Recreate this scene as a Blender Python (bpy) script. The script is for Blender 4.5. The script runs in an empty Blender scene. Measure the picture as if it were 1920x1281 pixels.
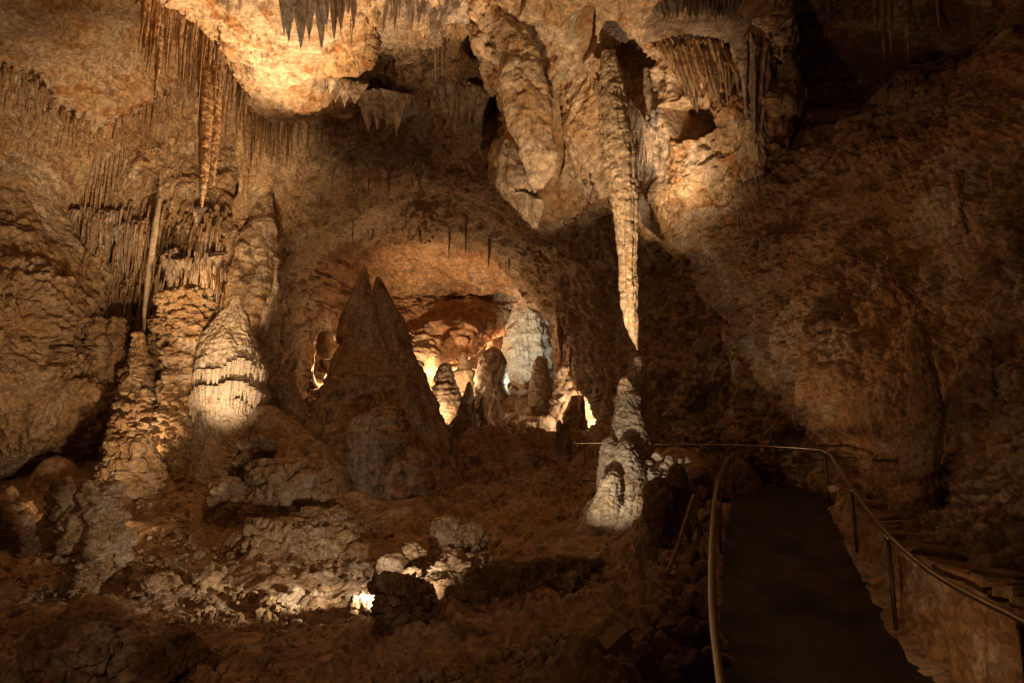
import bpy, math, random
import numpy as np
from mathutils import Vector

# ------------------------------------------------------------------ camera, world, lamps
S = bpy.context.scene
PITCH = math.radians(10.0)
F = 1280.0                       # focal length in pixels of the 1920 px photograph
cam_d = bpy.data.cameras.new("camera"); cam_d.lens = 24.0; cam_d.sensor_width = 36.0
cam_d.clip_end = 500.0; cam_d.clip_start = 0.05
cam = bpy.data.objects.new("camera", cam_d); S.collection.objects.link(cam)
cam.rotation_euler = (math.pi / 2 + PITCH, 0, 0)
S.camera = cam
W = bpy.data.worlds.new("World"); S.world = W; W.use_nodes = True
bg = W.node_tree.nodes["Background"]
bg.inputs[0].default_value = (1.0, 0.44, 0.17, 1); bg.inputs[1].default_value = 0.014
S.view_settings.view_transform = 'Standard'; S.view_settings.look = 'None'
S.view_settings.exposure = 0.0; S.view_settings.gamma = 1.0
try:
    S.cycles.use_denoising = True
    S.cycles.max_bounces = 5; S.cycles.diffuse_bounces = 4; S.cycles.glossy_bounces = 2
    S.cycles.volume_bounces = 0; S.cycles.sample_clamp_indirect = 3.0
    S.cycles.caustics_reflective = False; S.cycles.caustics_refractive = False
except Exception:
    pass

CT, ST = math.cos(PITCH), math.sin(PITCH)
def at(px, py, Y):
    """world point seen at (px, py) of the photograph, Y metres in front of the camera"""
    px = np.asarray(px, float); py = np.asarray(py, float)
    x = (px - 960.0) / F; y = -(py - 640.5) / F
    dy = CT - y * ST; dz = ST + y * CT
    k = np.asarray(Y, float) / dy
    return np.stack([x * k, dy * k, dz * k], -1)
def V(px, py, Y): return Vector([float(c) for c in at(px, py, Y)])

WARM = (1.0, 0.62, 0.31); AMBER = (1.0, 0.53, 0.25); PALE = (1.0, 0.78, 0.55); COOL = (1.0, 0.95, 0.80)
def lamp(src, dst, watts, deg=60, blend=0.6, col=WARM, r=0.06):
    d = bpy.data.lights.new("cave_lamp", 'SPOT'); d.energy = watts; d.color = col
    d.spot_size = math.radians(deg); d.spot_blend = blend; d.shadow_soft_size = r
    o = bpy.data.objects.new("cave_lamp", d); S.collection.objects.link(o)
    a, b = V(*src), V(*dst); o.location = a
    o.rotation_euler = (b - a).to_track_quat('-Z', 'Y').to_euler()
    return o
def bulb(src, watts, col=WARM, r=0.1):
    d = bpy.data.lights.new("cave_bulb", 'POINT'); d.energy = watts; d.color = col; d.shadow_soft_size = r
    o = bpy.data.objects.new("cave_bulb", d); S.collection.objects.link(o); o.location = V(*src)
    return o
# the show-cave lamps, hidden behind ledges and boulders on the ground, then added fill lamps
lamp((625, 940, 23.6), (490, -140, 18), 18000, 64, 1.0, WARM, 0.1)           # floods the ochre ceiling upper left
lamp((625, 937, 23.6), (450, 40, 22), 14000, 36, 1.0, WARM, 0.1)
lamp((742, 1098, 10.2), (520, 1000, 17), 750, 110, 1.0, PALE, 0.04)        # behind the dark stump, on the coral mounds
lamp((770, 1105, 10.3), (870, 1060, 12.5), 60, 100, 1.0, PALE, 0.03)
lamp((395, 890, 23.5), (433, 690, 29.3), 3100, 36, 1.0, (1.0, 0.70, 0.42), 0.05)        # on the flowstone cone
lamp((330, 1000, 18), (310, 320, 31), 15000, 44, 1.0, WARM, 0.1)
lamp((222, 890, 27), (330, 690, 31), 650, 86, 1.0, WARM, 0.05)
lamp((356, 600, 32.6), (365, 320, 36), 900, 110, 1.0, WARM, 0.05)
lamp((440, 640, 31.7), (450, 330, 36), 450, 100, 1.0, WARM, 0.05)           # draperies and columns left
lamp((340, 1040, 14.5), (60, 430, 28), 6000, 70, 1.0, WARM, 0.2)           # far left wall
lamp((1100, 1035, 11.3), (1080, 215, 17), 5600, 54, 1.0, WARM, 0.05)      # pale group and great spear
lamp((700, 1100, 10.6), (700, -20, 16.5), 3800, 36, 1.0, PALE, 0.05)          # grey flows at the top centre
lamp((1262, 420, 15.0), (1205, 235, 17.6), 420, 80, 1.0, PALE, 0.04)
lamp((962, 748, 50), (992, 620, 62), 4200, 48, 1.0, (0.92, 1.0, 0.86), 0.1)
lamp((770, 715, 51.5), (868, 535, 60), 5500, 92, 1.0, WARM, 0.2); lamp((772, 712, 56), (880, 560, 66), 3500, 84, 1.0, WARM, 0.2)
bulb((848, 716, 53), 900, WARM); bulb((862, 672, 70), 3500, WARM); bulb((900, 690, 64), 900, AMBER)
bulb((1088, 765, 43.5), 600, PALE); bulb((822, 765, 47), 350, WARM); bulb((1120, 750, 45), 250, WARM); bulb((606, 700, 57), 500, WARM)
bulb((1055, 660, 64), 250, AMBER)
def side(loc, dst, watts, deg, col=AMBER, r=0.3):
    o = lamp(dst, dst, watts, deg, 1.0, col, r); o.location = loc
    o.rotation_euler = (V(*dst) - o.location).to_track_quat('-Z', 'Y').to_euler()
lamp((1078, 1005, 12.0), (1190, 750, 15.2), 230, 80, 1.0, PALE, 0.05)
lamp((1252, 885, 13.2), (1700, 480, 12.5), 110, 120, 1.0, AMBER, 0.06)        # right wall, grazing
side(Vector((-9, 4, 6)), (1720, 560, 11), 340, 56)  # added fill spot, grazes the right wall from high left
side(Vector((1.75, 4.6, -1.4)), (1700, 1060, 8), 60, 84, AMBER, 0.05)    # low path light                        # the other side spots are added fill
side(Vector((-2, -2, 3)), (420, 1080, 12), 480, 66)  # added fill spot behind the camera, lifts the left foreground
bulb((815, 700, 62), 500, WARM)  # added fill bulb for the shadowed wedge in the far chamber
side(Vector((-3, 3, -1)), (1640, 90, 17), 420, 46)  # added fill spot, faintly brightens the dark upper right recess


# ------------------------------------------------------------------ noise (numpy)
f32 = np.float32
_rs = np.random.RandomState(7)
PERM = np.concatenate([_rs.permutation(256)] * 3).astype(np.int32)
G = _rs.normal(size=(256, 3)); G /= np.linalg.norm(G, axis=1)[:, None]; G = G.astype(f32)
J = _rs.rand(256, 3).astype(f32)
def perlin(P):
    P = np.asarray(P, f32); i = np.floor(P).astype(np.int32); f = (P - i).astype(f32); i &= 255
    u = f * f * f * (f * (f * 6 - 15) + 10)
    out = 0
    for a in (0, 1):
        ha = PERM[i[..., 0] + a]; wa = u[..., 0] if a else 1 - u[..., 0]
        for b in (0, 1):
            hb = PERM[ha + i[..., 1] + b]; wb = wa * (u[..., 1] if b else 1 - u[..., 1])
            for c in (0, 1):
                g = G[PERM[hb + i[..., 2] + c]]
                dt = g[..., 0] * (f[..., 0] - a) + g[..., 1] * (f[..., 1] - b) + g[..., 2] * (f[..., 2] - c)
                out = out + dt * wb * (u[..., 2] if c else 1 - u[..., 2])
    return out * 1.5
def fbm(P, s, octv=4, gain=0.5):
    P = np.asarray(P, f32) / f32(s); o = 0; a = 1.0
    for k in range(octv):
        o = o + a * perlin(P + 17.3 * k); P = P * f32(2.03); a *= gain
    return o
def ridged(P, s, octv=4, gain=0.5):
    P = np.asarray(P, f32) / f32(s); o = 0; a = 1.0
    for k in range(octv):
        o = o + a * (1 - 2 * np.abs(perlin(P + 9.1 * k))); P = P * f32(2.07); a *= gain
    return o
def worley(P, s):
    P = np.asarray(P, f32) / f32(s); sh = P.shape[:-1]; P = P.reshape(-1, 3)
    out = np.empty(len(P), f32); CH = 200000
    for st in range(0, len(P), CH):
        Q = P[st:st + CH]; i = np.floor(Q).astype(np.int32); f = Q - i; best = np.full(len(Q), 9.0, f32)
        for a in (-1, 0, 1):
            for b in (-1, 0, 1):
                for c in (-1, 0, 1):
                    h = PERM[PERM[PERM[(i[:, 0] + a) & 255] + ((i[:, 1] + b) & 255)] + ((i[:, 2] + c) & 255)]
                    j = J[h]
                    d = (j[:, 0] + a - f[:, 0]) ** 2 + (j[:, 1] + b - f[:, 1]) ** 2 + (j[:, 2] + c - f[:, 2]) ** 2
                    np.minimum(best, d, out=best)
        out[st:st + CH] = np.sqrt(best)
    return out.reshape(sh)
def popcorn(P, s):
    """cave coral: packed round knobs with deep gaps, height about 0..1"""
    w = worley(P + 0.25 * s * np.stack([perlin(P / s * 1.7 + 3), perlin(P / s * 1.7 + 31), perlin(P / s * 1.7 + 77)], -1), s)
    return np.sqrt(np.clip(1 - (w / 0.66) ** 2, 0, 1))
def cauli(P, s, n=3):
    """cauliflower coral: knobs carrying smaller knobs, each as high as half its width"""
    o = 0
    for k in range(n): o = o + 0.8 * s * popcorn(P + 7.7 * k, s); s = s * 0.48
    return o
def flute(P, s, stretch=9.0):
    """vertical drip grooves"""
    Q = np.array(P, f32); Q[..., 2] /= stretch
    Q[..., 0] += 0.25 * s * perlin(Q / (2.5 * s)).astype(f32)
    return 0.55 * ridged(Q, s, 3, 0.6) + 0.3 * fbm(P, s * 1.5, 3)
def crag(P, s):
    """broken rock: blocks, hollows and cracks"""
    w = perlin(P / s + 5) ; q = P + 0.35 * s * np.stack([w, perlin(P / s + 40), perlin(P / s + 90)], -1)
    mk = np.clip(0.55 + 1.1 * perlin(P / (s * 1.9) + 60) + 0.5 * perlin(P / (s * 0.7) + 20), 0.12, 1.15)      # smooth and broken areas
    return 0.62 * fbm(q, s, 2) + mk * (0.55 * (fbm(q, s, 6, 0.6) - fbm(q, s, 2)) + 0.33 * ridged(q, s * 0.8, 4, 0.5)) - mk * 0.55 * np.clip(0.10 - np.abs(perlin(q / (s * 0.6))), 0, 1) * 3

# ------------------------------------------------------------------ mesh helpers
COL = S.collection
def tag(o, label=None, cat=None, group=None, kind=None):
    for k, v in (("label", label), ("category", cat), ("group", group), ("kind", kind)):
        if v: o[k] = v
    return o
def mesh_obj(name, verts, quads, mat, parent=None, tris=None, smooth=True):
    me = bpy.data.meshes.new(name)
    verts = np.asarray(verts, f32).reshape(-1, 3); q = np.asarray(quads, np.int32).reshape(-1, 4)
    t = np.zeros((0, 3), np.int32) if tris is None else np.asarray(tris, np.int32).reshape(-1, 3)
    me.vertices.add(len(verts)); me.vertices.foreach_set("co", verts.ravel())
    me.loops.add(q.size + t.size); me.loops.foreach_set("vertex_index", np.concatenate([q.ravel(), t.ravel()]))
    me.polygons.add(len(q) + len(t))
    me.polygons.foreach_set("loop_start", np.concatenate([np.arange(len(q)) * 4, len(q) * 4 + np.arange(len(t)) * 3]).astype(np.int32))
    me.polygons.foreach_set("use_smooth", np.full(len(q) + len(t), smooth))
    me.update(calc_edges=True); me.validate()
    me.materials.append(mat)
    o = bpy.data.objects.new(name, me); COL.objects.link(o)
    if parent: o.parent = parent
    return o
def gridq(nv, nu, wrap=False):
    i = np.arange(nv * nu).reshape(nv, nu)
    j = np.roll(i, -1, 1) if wrap else i[:, 1:]
    k = i if wrap else i[:, :-1]
    return np.stack([k[:-1], j[:-1], j[1:], k[1:]], -1).reshape(-1, 4)
def grid_normals(P, wrap=False):
    if wrap:
        du = np.roll(P, -1, 1) - np.roll(P, 1, 1)
    else:
        du = np.gradient(P, axis=1)
    dv = np.gradient(P, axis=0)
    n = np.cross(du, dv); n /= np.linalg.norm(n, axis=-1)[..., None] + 1e-9
    return n
def empty(name, loc):
    o = bpy.data.objects.new(name, None); o.location = loc; COL.objects.link(o); o.empty_display_size = 0.1
    return o

def tps(ctrl):
    c = np.array(ctrl, float); x = c[:, 0] / 500; y = c[:, 1] / 500; v = 1.0 / c[:, 2]; n = len(c)
    def ph(r2): return 0.5 * r2 * np.log(r2 + 1e-9)
    K = ph((x[:, None] - x) ** 2 + (y[:, None] - y) ** 2) + np.eye(n) * 1e-4
    Pm = np.stack([np.ones(n), x, y], 1)
    A = np.block([[K, Pm], [Pm.T, np.zeros((3, 3))]])
    w = np.linalg.solve(A, np.concatenate([v, np.zeros(3)]))
    lo, hi = c[:, 2].min() * 0.8, c[:, 2].max() * 1.25
    def f(px, py):
        X = np.asarray(px, float) / 500; Y = np.asarray(py, float) / 500
        o = w[n] + w[n + 1] * X + w[n + 2] * Y
        for i in range(n): o = o + w[i] * ph((X - x[i]) ** 2 + (Y - y[i]) ** 2)
        return 1.0 / np.clip(o, 1 / hi, 1 / lo)
    return f
def poly_sd(poly, px, py):
    """signed distance in px, positive inside"""
    p = np.array(poly, float); d = np.full(px.shape, 1e9); ins = np.zeros(px.shape, bool)
    for a, b in zip(p, np.roll(p, -1, 0)):
        e = b - a; wx = px - a[0]; wy = py - a[1]
        t = np.clip((wx * e[0] + wy * e[1]) / (e @ e + 1e-9), 0, 1)
        d = np.minimum(d, (wx - e[0] * t) ** 2 + (wy - e[1] * t) ** 2)
        c = (a[1] > py) != (b[1] > py)
        xi = a[0] + (py - a[1]) * e[0] / (e[1] if abs(e[1]) > 1e-9 else 1e-9)
        ins ^= c & (px < xi)
    d = np.sqrt(d)
    return np.where(ins, d, -d)
def region(poly, px, py, soft=40):
    return np.clip(poly_sd(poly, px, py) / soft + 0.5, 0, 1)

def sheet(name, box, step, depth, disp, mat, poly=None, w=60, curl=0.15, jag=10, kind='structure', seed=0):
    """a big piece of the cave shell: real points at real distances, rounding away from us at its rim"""
    x = np.arange(box[0], box[2] + step, step); y = np.arange(box[1], box[3] + step, step)
    PX, PY = np.meshgrid(x, y); D = depth(PX, PY)
    sd = None
    if poly is not None:
        q = np.stack([PX / 70.0, PY / 70.0, np.full(PX.shape, seed * 3.7)], -1)
        sd = poly_sd(poly, PX, PY) + jag * (perlin(q) + 0.5 * perlin(q * 3.1) + 0.3 * perlin(q * 8.3))
        a = np.clip(1 - sd / w, 0, 1.0)
        D = D * (1 + curl * (1 - np.sqrt(np.clip(1 - a * a, 0, 1))))
    P = at(PX, PY, D)
    n = grid_normals(P); flip = (n * P).sum(-1) > 0; n[flip] *= -1
    h = disp(P, PX, PY)
    # soften the displacement where the sheet is seen very obliquely
    P = P + n * h[..., None]
    SURF.append((box, step, np.where((sd > 3) if sd is not None else True, P[..., 1], 1e6)))
    q = gridq(*PX.shape)
    if sd is not None:
        keep = (sd > -2).ravel()
        q = q[keep[q].all(1)]
        used = np.zeros(PX.size, bool); used[q.ravel()] = True
        idx = np.cumsum(used) - 1; P = P.reshape(-1, 3)[used]; q = idx[q]
    o = mesh_obj(name, P, q, mat); tag(o, kind=kind)
    return o

SURF = []
def surfY(px, py):
    """distance of the nearest piece of shell standing at that pixel of the photograph"""
    best = 1e6
    for box, step, g in SURF:
        i = int(round((py - box[1]) / step)); j = int(round((px - box[0]) / step))
        if 0 <= i < g.shape[0] and 0 <= j < g.shape[1]: best = min(best, float(g[i, j]))
    return best
def interp_profile(pts, n):
    p = np.array(pts, float); d = np.r_[0, np.cumsum(np.hypot(np.diff(p[:, 1]), np.diff(p[:, 0])) + 0.01)]
    s = np.linspace(0, d[-1], n)
    return np.stack([np.interp(s, d, p[:, k]) for k in range(p.shape[1])], -1), s / d[-1]
def smooth_pts(pts, it=2):
    p = [np.array(q, float) for q in pts]
    for _ in range(it):
        r = [p[0]]
        for a, b in zip(p[:-1], p[1:]): r += [0.75 * a + 0.25 * b, 0.25 * a + 0.75 * b]
        r.append(p[-1]); p = r
    return p
def lathe(name, pts, Y, mat, disp=None, parent=None, sm=2, wav=0.0, squash=1.0, dens=1.7, cap=True, ell=0.12):
    """solid of revolution through silhouette points (centre px, py, half width px) at Y metres, made lumpy"""
    if pts[-1][2] > 0.75 * max(q[2] for q in pts) and pts[-1][1] > pts[0][1]:      # root it well below the ground
        a, b = pts[-2], pts[-1]; pts = pts + [(b[0], b[1] + max(25, 0.3 * (b[1] - a[1])), b[2] * 1.08)]
    if pts[0][2] > 2.5 and pts[0][1] < pts[-1][1]:            # rounded top
        a = pts[0]; pts = [(a[0], a[1] - 0.45 * a[2], 0.4), (a[0], a[1] - 0.38 * a[2], 0.55 * a[2])] + list(pts)
    p = smooth_pts(pts, sm) if sm else pts
    L = sum(math.hypot(b[0] - a[0], b[1] - a[1]) for a, b in zip(p[:-1], p[1:]))
    mw = max(q[2] for q in p)
    nv = int(np.clip(L / dens, 14, 520)); nu = int(np.clip(2 * math.pi * mw / dens / 1.3, 14, 480))
    pr, s = interp_profile(p, nv)
    th = np.linspace(0, 2 * math.pi, nu, endpoint=False)
    TH, SS = np.meshgrid(th, s)
    sv = (hash(name) if False else sum(int(abs(v)) for v in pts[0])) * 0.37
    if wav:
        wq = np.stack([np.cos(TH) * 1.3 + sv, np.sin(TH) * 1.3, SS * 2], -1)
        SS = np.clip(SS + wav * (perlin(wq) + 0.5 * perlin(wq * 3)), 0, 1)
    cx = np.interp(s, s, pr[:, 0])[:, None]; R = np.interp(SS, s, pr[:, 2]) * Y / F
    q = np.stack([np.cos(TH) * 1.1 + sv, np.sin(TH) * 1.1, SS * 3 + sv], -1)
    R = R * (1 + ell * perlin(q) + 0.5 * ell * perlin(q * 2.7))
    C = at(pr[:, 0], pr[:, 1], Y)[:, None, :]
    P = C + np.stack([np.cos(TH) * R, np.sin(TH) * R * squash, 0 * R], -1)
    if disp is not None:
        n = np.stack([np.cos(TH), np.sin(TH), 0 * TH], -1)
        gn = grid_normals(P, True); gn *= np.sign((gn * n).sum(-1))[..., None] + 1e-6
        n = gn * 0.7 + n * 0.3
        fade = np.clip(R / (0.35 * mw * Y / F), 0.15, 1)
        P = P + n * (disp(P) * fade)[..., None]
    org = C[-1, 0] if pr[-1, 1] > pr[0, 1] else C[0, 0]
    base = Vector([float(v) for v in (C[int(np.argmax(pr[:, 1])), 0])])
    v = P.reshape(-1, 3); qd = gridq(nv, nu, True)
    v = np.concatenate([v, C[0], C[-1]]); a, b = nv * nu, nv * nu + 1
    i = np.arange(nu); j = (i + 1) % nu; t = np.concatenate([np.stack([i * 0 + a, j, i], 1), np.stack([i * 0 + b, (nv - 1) * nu + i, (nv - 1) * nu + j], 1)])
    if parent is not None:
        o = mesh_obj(name, v, qd, mat, parent, t); return o
    v = v - np.array(base); o = mesh_obj(name, v, qd, mat, None, t); o.location = base
    return o

# ------------------------------------------------------------------ materials
def rock(name, c1, c2, c3, patch=2.0, bump=0.5, fine=14.0, rough=0.8, streak=0.0, speck=0.25, specc=(0.62, 0.54, 0.44), bd=0.06):
    m = bpy.data.materials.new(name); m.use_nodes = True; nt = m.node_tree; N = nt.nodes; L = nt.links
    b = N["Principled BSDF"]; b.inputs["Roughness"].default_value = rough
    b.inputs["Specular IOR Level"].default_value = 0.35
    g = N.new("ShaderNodeNewGeometry"); mp = N.new("ShaderNodeMapping"); L.new(g.outputs["Position"], mp.inputs[0])
    def noise(scale, det=8, dist=0.0, src=None, rgh=0.6):
        n = N.new("ShaderNodeTexNoise"); n.inputs["Scale"].default_value = scale; n.inputs["Detail"].default_value = det
        n.inputs["Distortion"].default_value = dist; n.inputs["Roughness"].default_value = rgh
        L.new((src or mp).outputs[0], n.inputs["Vector"]); return n
    def ramp(src, p0, p1):
        r = N.new("ShaderNodeMapRange"); r.inputs[1].default_value = p0; r.inputs[2].default_value = p1
        r.interpolation_type = 'SMOOTHSTEP'; L.new(src, r.inputs[0]); return r
    def mix(fac, a, bcol):
        x = N.new("ShaderNodeMix"); x.data_type = 'RGBA'
        L.new(fac, x.inputs[0])
        for k, v in ((6, a), (7, bcol)):
            if isinstance(v, tuple): x.inputs[k].default_value = (*v, 1)
            else: L.new(v, x.inputs[k])
        return x.outputs[2]
    n1 = noise(1.0 / patch, 7, 0.6); n2 = noise(3.1 / patch, 9, 1.0); n3 = noise(9.0 / patch, 9, 0.3)
    c = mix(ramp(n1.outputs[0], 0.40, 0.60).outputs[0], c1, c2)
    c = mix(ramp(n2.outputs[0], 0.50, 0.64).outputs[0], c, c3)
    n5 = noise(0.55 / patch, 4, 1.5)
    mu5 = N.new("ShaderNodeMath"); mu5.operation = 'MULTIPLY'; mu5.inputs[1].default_value = 0.6
    L.new(ramp(n5.outputs[0], 0.50, 0.66).outputs[0], mu5.inputs[0]); c = mix(mu5.outputs[0], c, specc)
    if streak:
        ms = N.new("ShaderNodeMapping"); ms.inputs["Scale"].default_value = (1, 1, 0.07); L.new(g.outputs["Position"], ms.inputs[0])
        n4 = noise(6.0 / patch, 6, 0.3, ms)
        mul = N.new("ShaderNodeMath"); mul.operation = 'MULTIPLY'; mul.inputs[1].default_value = streak
        L.new(ramp(n4.outputs[0], 0.45, 0.65).outputs[0], mul.inputs[0]); c = mix(mul.outputs[0], c, tuple(0.45 * v for v in c1))
    mul = N.new("ShaderNodeMath"); mul.operation = 'MULTIPLY'; mul.inputs[1].default_value = speck * 3
    L.new(ramp(n3.outputs[0], 0.60, 0.74).outputs[0], mul.inputs[0]); mul.use_clamp = True
    c = mix(mul.outputs[0], c, specc)
    hs = N.new("ShaderNodeHueSaturation"); L.new(c, hs.inputs["Color"]); nv_ = noise(fine * 0.6, 10, 0.6, None, 0.72)
    L.new(ramp(nv_.outputs[0], 0.1, 0.9).outputs[0], hs.inputs["Value"])
    r2 = ramp(nv_.outputs[0], 0.32, 0.68); r2.inputs[3].default_value = 0.48; r2.inputs[4].default_value = 1.42
    L.new(r2.outputs[0], hs.inputs["Value"])
    L.new(hs.outputs[0], b.inputs["Base Color"])
    v = N.new("ShaderNodeTexVoronoi"); v.inputs["Scale"].default_value = fine; L.new(mp.outputs[0], v.inputs["Vector"])
    nf = noise(fine * 0.55, 10, 0.4, None, 0.65)
    ad = N.new("ShaderNodeMath"); ad.operation = 'MULTIPLY_ADD'; ad.inputs[1].default_value = -0.35
    L.new(v.outputs["Distance"], ad.inputs[0]); L.new(nf.outputs[0], ad.inputs[2])
    bm = N.new("ShaderNodeBump"); bm.inputs["Strength"].default_value = bump; bm.inputs["Distance"].default_value = bd
    L.new(ad.outputs[0], bm.inputs["Height"]); L.new(bm.outputs[0], b.inputs["Normal"])
    return m
def plain(name, col, rough=0.5, metal=0.0, nscale=30, nbump=0.1, var=0.25):
    m = bpy.data.materials.new(name); m.use_nodes = True; nt = m.node_tree; N = nt.nodes; L = nt.links
    b = N["Principled BSDF"]; b.inputs["Roughness"].default_value = rough; b.inputs["Metallic"].default_value = metal
    g = N.new("ShaderNodeNewGeometry"); n = N.new("ShaderNodeTexNoise"); n.inputs["Scale"].default_value = nscale; n.inputs["Detail"].default_value = 8
    L.new(g.outputs["Position"], n.inputs["Vector"])
    x = N.new("ShaderNodeMix"); x.data_type = 'RGBA'; L.new(n.outputs[0], x.inputs[0])
    x.inputs[6].default_value = (*[c * (1 - var) for c in col], 1); x.inputs[7].default_value = (*[min(1, c * (1 + var)) for c in col], 1)
    L.new(x.outputs[2], b.inputs["Base Color"])
    bm = N.new("ShaderNodeBump"); bm.inputs["Strength"].default_value = nbump; bm.inputs["Distance"].default_value = 0.02
    L.new(n.outputs[0], bm.inputs["Height"]); L.new(bm.outputs[0], b.inputs["Normal"])
    return m
OCHRE = (0.45, 0.30, 0.16); TAN = (0.46, 0.35, 0.24); RUST = (0.33, 0.16, 0.06); GREY = (0.40, 0.33, 0.27); WHITE = (0.66, 0.58, 0.46); BROWN = (0.25, 0.155, 0.085)
M_ceil = rock("ochre_ceiling_rock", OCHRE, TAN, RUST, 3.0, 0.7, 9.0, specc=WHITE, speck=0.3)
M_wall = rock("brown_wall_rock", TAN, OCHRE, BROWN, 2.5, 0.8, 10.0, streak=0.3, speck=0.12)
M_right = rock("popcorn_wall_rock", OCHRE, BROWN, (0.36, 0.19, 0.08), 1.6, 0.8, 16.0, speck=0.10, bd=0.04)
M_drape = rock("flowstone_drapery", GREY, TAN, BROWN, 2.0, 0.5, 10.0, streak=0.7, speck=0.15, rough=0.6)
M_grey = rock("grey_flowstone", GREY, (0.46, 0.38, 0.31), BROWN, 2.0, 0.6, 10.0, streak=0.5, speck=0.2, rough=0.6)
M_calc = rock("pale_calcite", (0.58, 0.48, 0.35), (0.50, 0.42, 0.33), (0.42, 0.30, 0.18), 1.0, 0.7, 22.0, speck=0.2, bd=0.03, rough=0.6)
M_floor = rock("cave_dirt", (0.48, 0.33, 0.20), (0.40, 0.26, 0.15), (0.25, 0.155, 0.09), 2.5, 0.8, 9.0, speck=0.08)
M_back = rock("far_banded_rock", (0.42, 0.26, 0.14), (0.34, 0.19, 0.10), BROWN, 5.0, 0.6, 4.0, speck=0.08, bd=0.15)
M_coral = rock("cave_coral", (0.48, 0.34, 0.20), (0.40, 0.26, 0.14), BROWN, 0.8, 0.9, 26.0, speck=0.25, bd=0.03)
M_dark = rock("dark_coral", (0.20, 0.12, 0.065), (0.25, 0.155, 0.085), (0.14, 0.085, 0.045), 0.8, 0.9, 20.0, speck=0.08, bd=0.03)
M_straw = rock("stalactite_calcite", (0.50, 0.35, 0.21), (0.42, 0.27, 0.15), (0.30, 0.17, 0.09), 1.2, 0.5, 14.0, streak=0.5, speck=0.1, rough=0.55)
# ------------------------------------------------------------------ the cave shell
rnd = random.Random(11)
def pmask(fn_pop, fn_else, mfn):
    return lambda P, x, y: (lambda m: fn_pop(P) * m + fn_else(P) * (1 - m))(mfn(x, y))

# floor -----------------------------------------------------------------------
floor_d = tps([(-250, 1550, 5.5), (400, 1550, 4.6), (960, 1550, 4.0), (1300, 1550, 5.2), (1500, 1550, 5.6), (2150, 1550, 5.2), (1400, 1281, 7.4), (1560, 1281, 7.6), (1750, 1281, 7.2), (1400, 1100, 10.0), (1560, 1100, 10.4), (1430, 965, 15.5), (1530, 965, 15.5), (1480, 905, 20),
    (100, 1281, 8.5), (600, 1281, 7.2), (960, 1281, 6.2), (1200, 1281, 5.6), (-250, 1250, 9.5),
    (0, 1130, 12), (300, 1130, 12.5), (600, 1150, 11.5), (740, 1190, 9.5), (950, 1130, 9.6), (1150, 1120, 8.6), (1290, 1120, 7.6),
    (0, 1000, 19), (300, 990, 19), (550, 1050, 15.5), (780, 1040, 16), (950, 1020, 17), (1100, 1020, 13.5), (1200, 1000, 12.5),
    (-250, 900, 30), (50, 890, 31), (300, 880, 29), (450, 930, 25), (700, 960, 24), (880, 960, 26), (1050, 960, 19), (1180, 930, 14.8), (1260, 900, 14),
    (560, 800, 38), (800, 880, 36), (950, 880, 34), (1080, 900, 27), (1150, 850, 24), (900, 830, 41), (1040, 840, 38),
    (900, 780, 47), (1030, 760, 50), (700, 740, 58), (600, 740, 50), (930, 715, 62), (800, 740, 56), (1100, 790, 44)])
coral_zones = [([(560, 1300), (640, 1200), (760, 1110), (900, 1060), (930, 1130), (880, 1210), (740, 1300)], 1.0),
    ([(930, 1060), (1020, 1030), (1110, 1040), (1050, 1080), (1110, 1180), (960, 1200), (900, 1120)], 1.0),
    ([(1100, 1060), (1230, 980), (1260, 1120), (1240, 1230), (1100, 1200), (1080, 1120)], 1.0),
    ([(1060, 1210), (1160, 1200), (1200, 1300), (1030, 1300)], 1.0),
    ([(0, 1150), (200, 1140), (360, 1200), (420, 1300), (100, 1300), (20, 1220)], 1.0),
    ([(380, 1000), (560, 930), (680, 1010), (700, 1100), (560, 1110), (440, 1080)], 1.0),
    ([(160, 1060), (420, 1050), (420, 1130), (280, 1160), (180, 1120)], 0.7),
    ([(-100, 930), (60, 950), (90, 1010), (20, 1110), (-100, 1130)], 1.0),
    ([(560, 1110), (720, 1120), (720, 1190), (560, 1170)], 0.8),
    ([(720, 980), (1000, 930), (1100, 960), (1060, 1030), (900, 1050), (740, 1040)], 0.6),
    ([(840, 770), (1030, 790), (1060, 880), (1000, 960), (850, 900)], 0.5)]
def floor_mask(x, y):
    m = np.zeros(x.shape)
    for pl, a in coral_zones: m = np.maximum(m, a * region(pl, x, y, 50))
    q = np.stack([x / 90.0, y / 45.0, 0 * x], -1); m = np.maximum(m, 0.7 * np.clip(fbm(q, 1, 4) * 2.4 - 0.75, 0, 1))
    r = np.stack([x / 28.0, y / 16.0, 0 * x + 4], -1)
    return m * np.clip(0.75 + 0.9 * perlin(r), 0, 1)
def floor_disp(P, x, y):
    sc = np.clip(P[..., 1] / 12.0, 0.5, 3.0); m = floor_mask(x, y)
    far = np.clip((P[..., 1] - 16) / 12, 0, 1)
    pc = cauli(P, 0.42, 3) * (1 - far) + cauli(P, 1.1, 3) * far
    keep = 1 - region([(1300, 1700), (1330, 1100), (1340, 900), (1600, 850), (2300, 1100), (2300, 1700)], x, y, 60)
    return (0.24 * sc * fbm(P, 2.2, 5) * (0.3 + 0.7 * keep) + m * keep * (0.03 * sc + 0.42 * pc) - 0.08 * sc + 0.02 * sc * fbm(P, 0.3, 3)) - 0.25 * (1 - keep)
sheet("cave_floor", (-260, 690, 2200, 1560), 1.7, floor_d, floor_disp, M_floor,
      poly=[(-300, 840), (200, 850), (480, 690), (1130, 690), (1180, 820), (1400, 870), (2300, 1000), (2300, 1700), (-300, 1700)], w=5, curl=0.0, jag=0)

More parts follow.
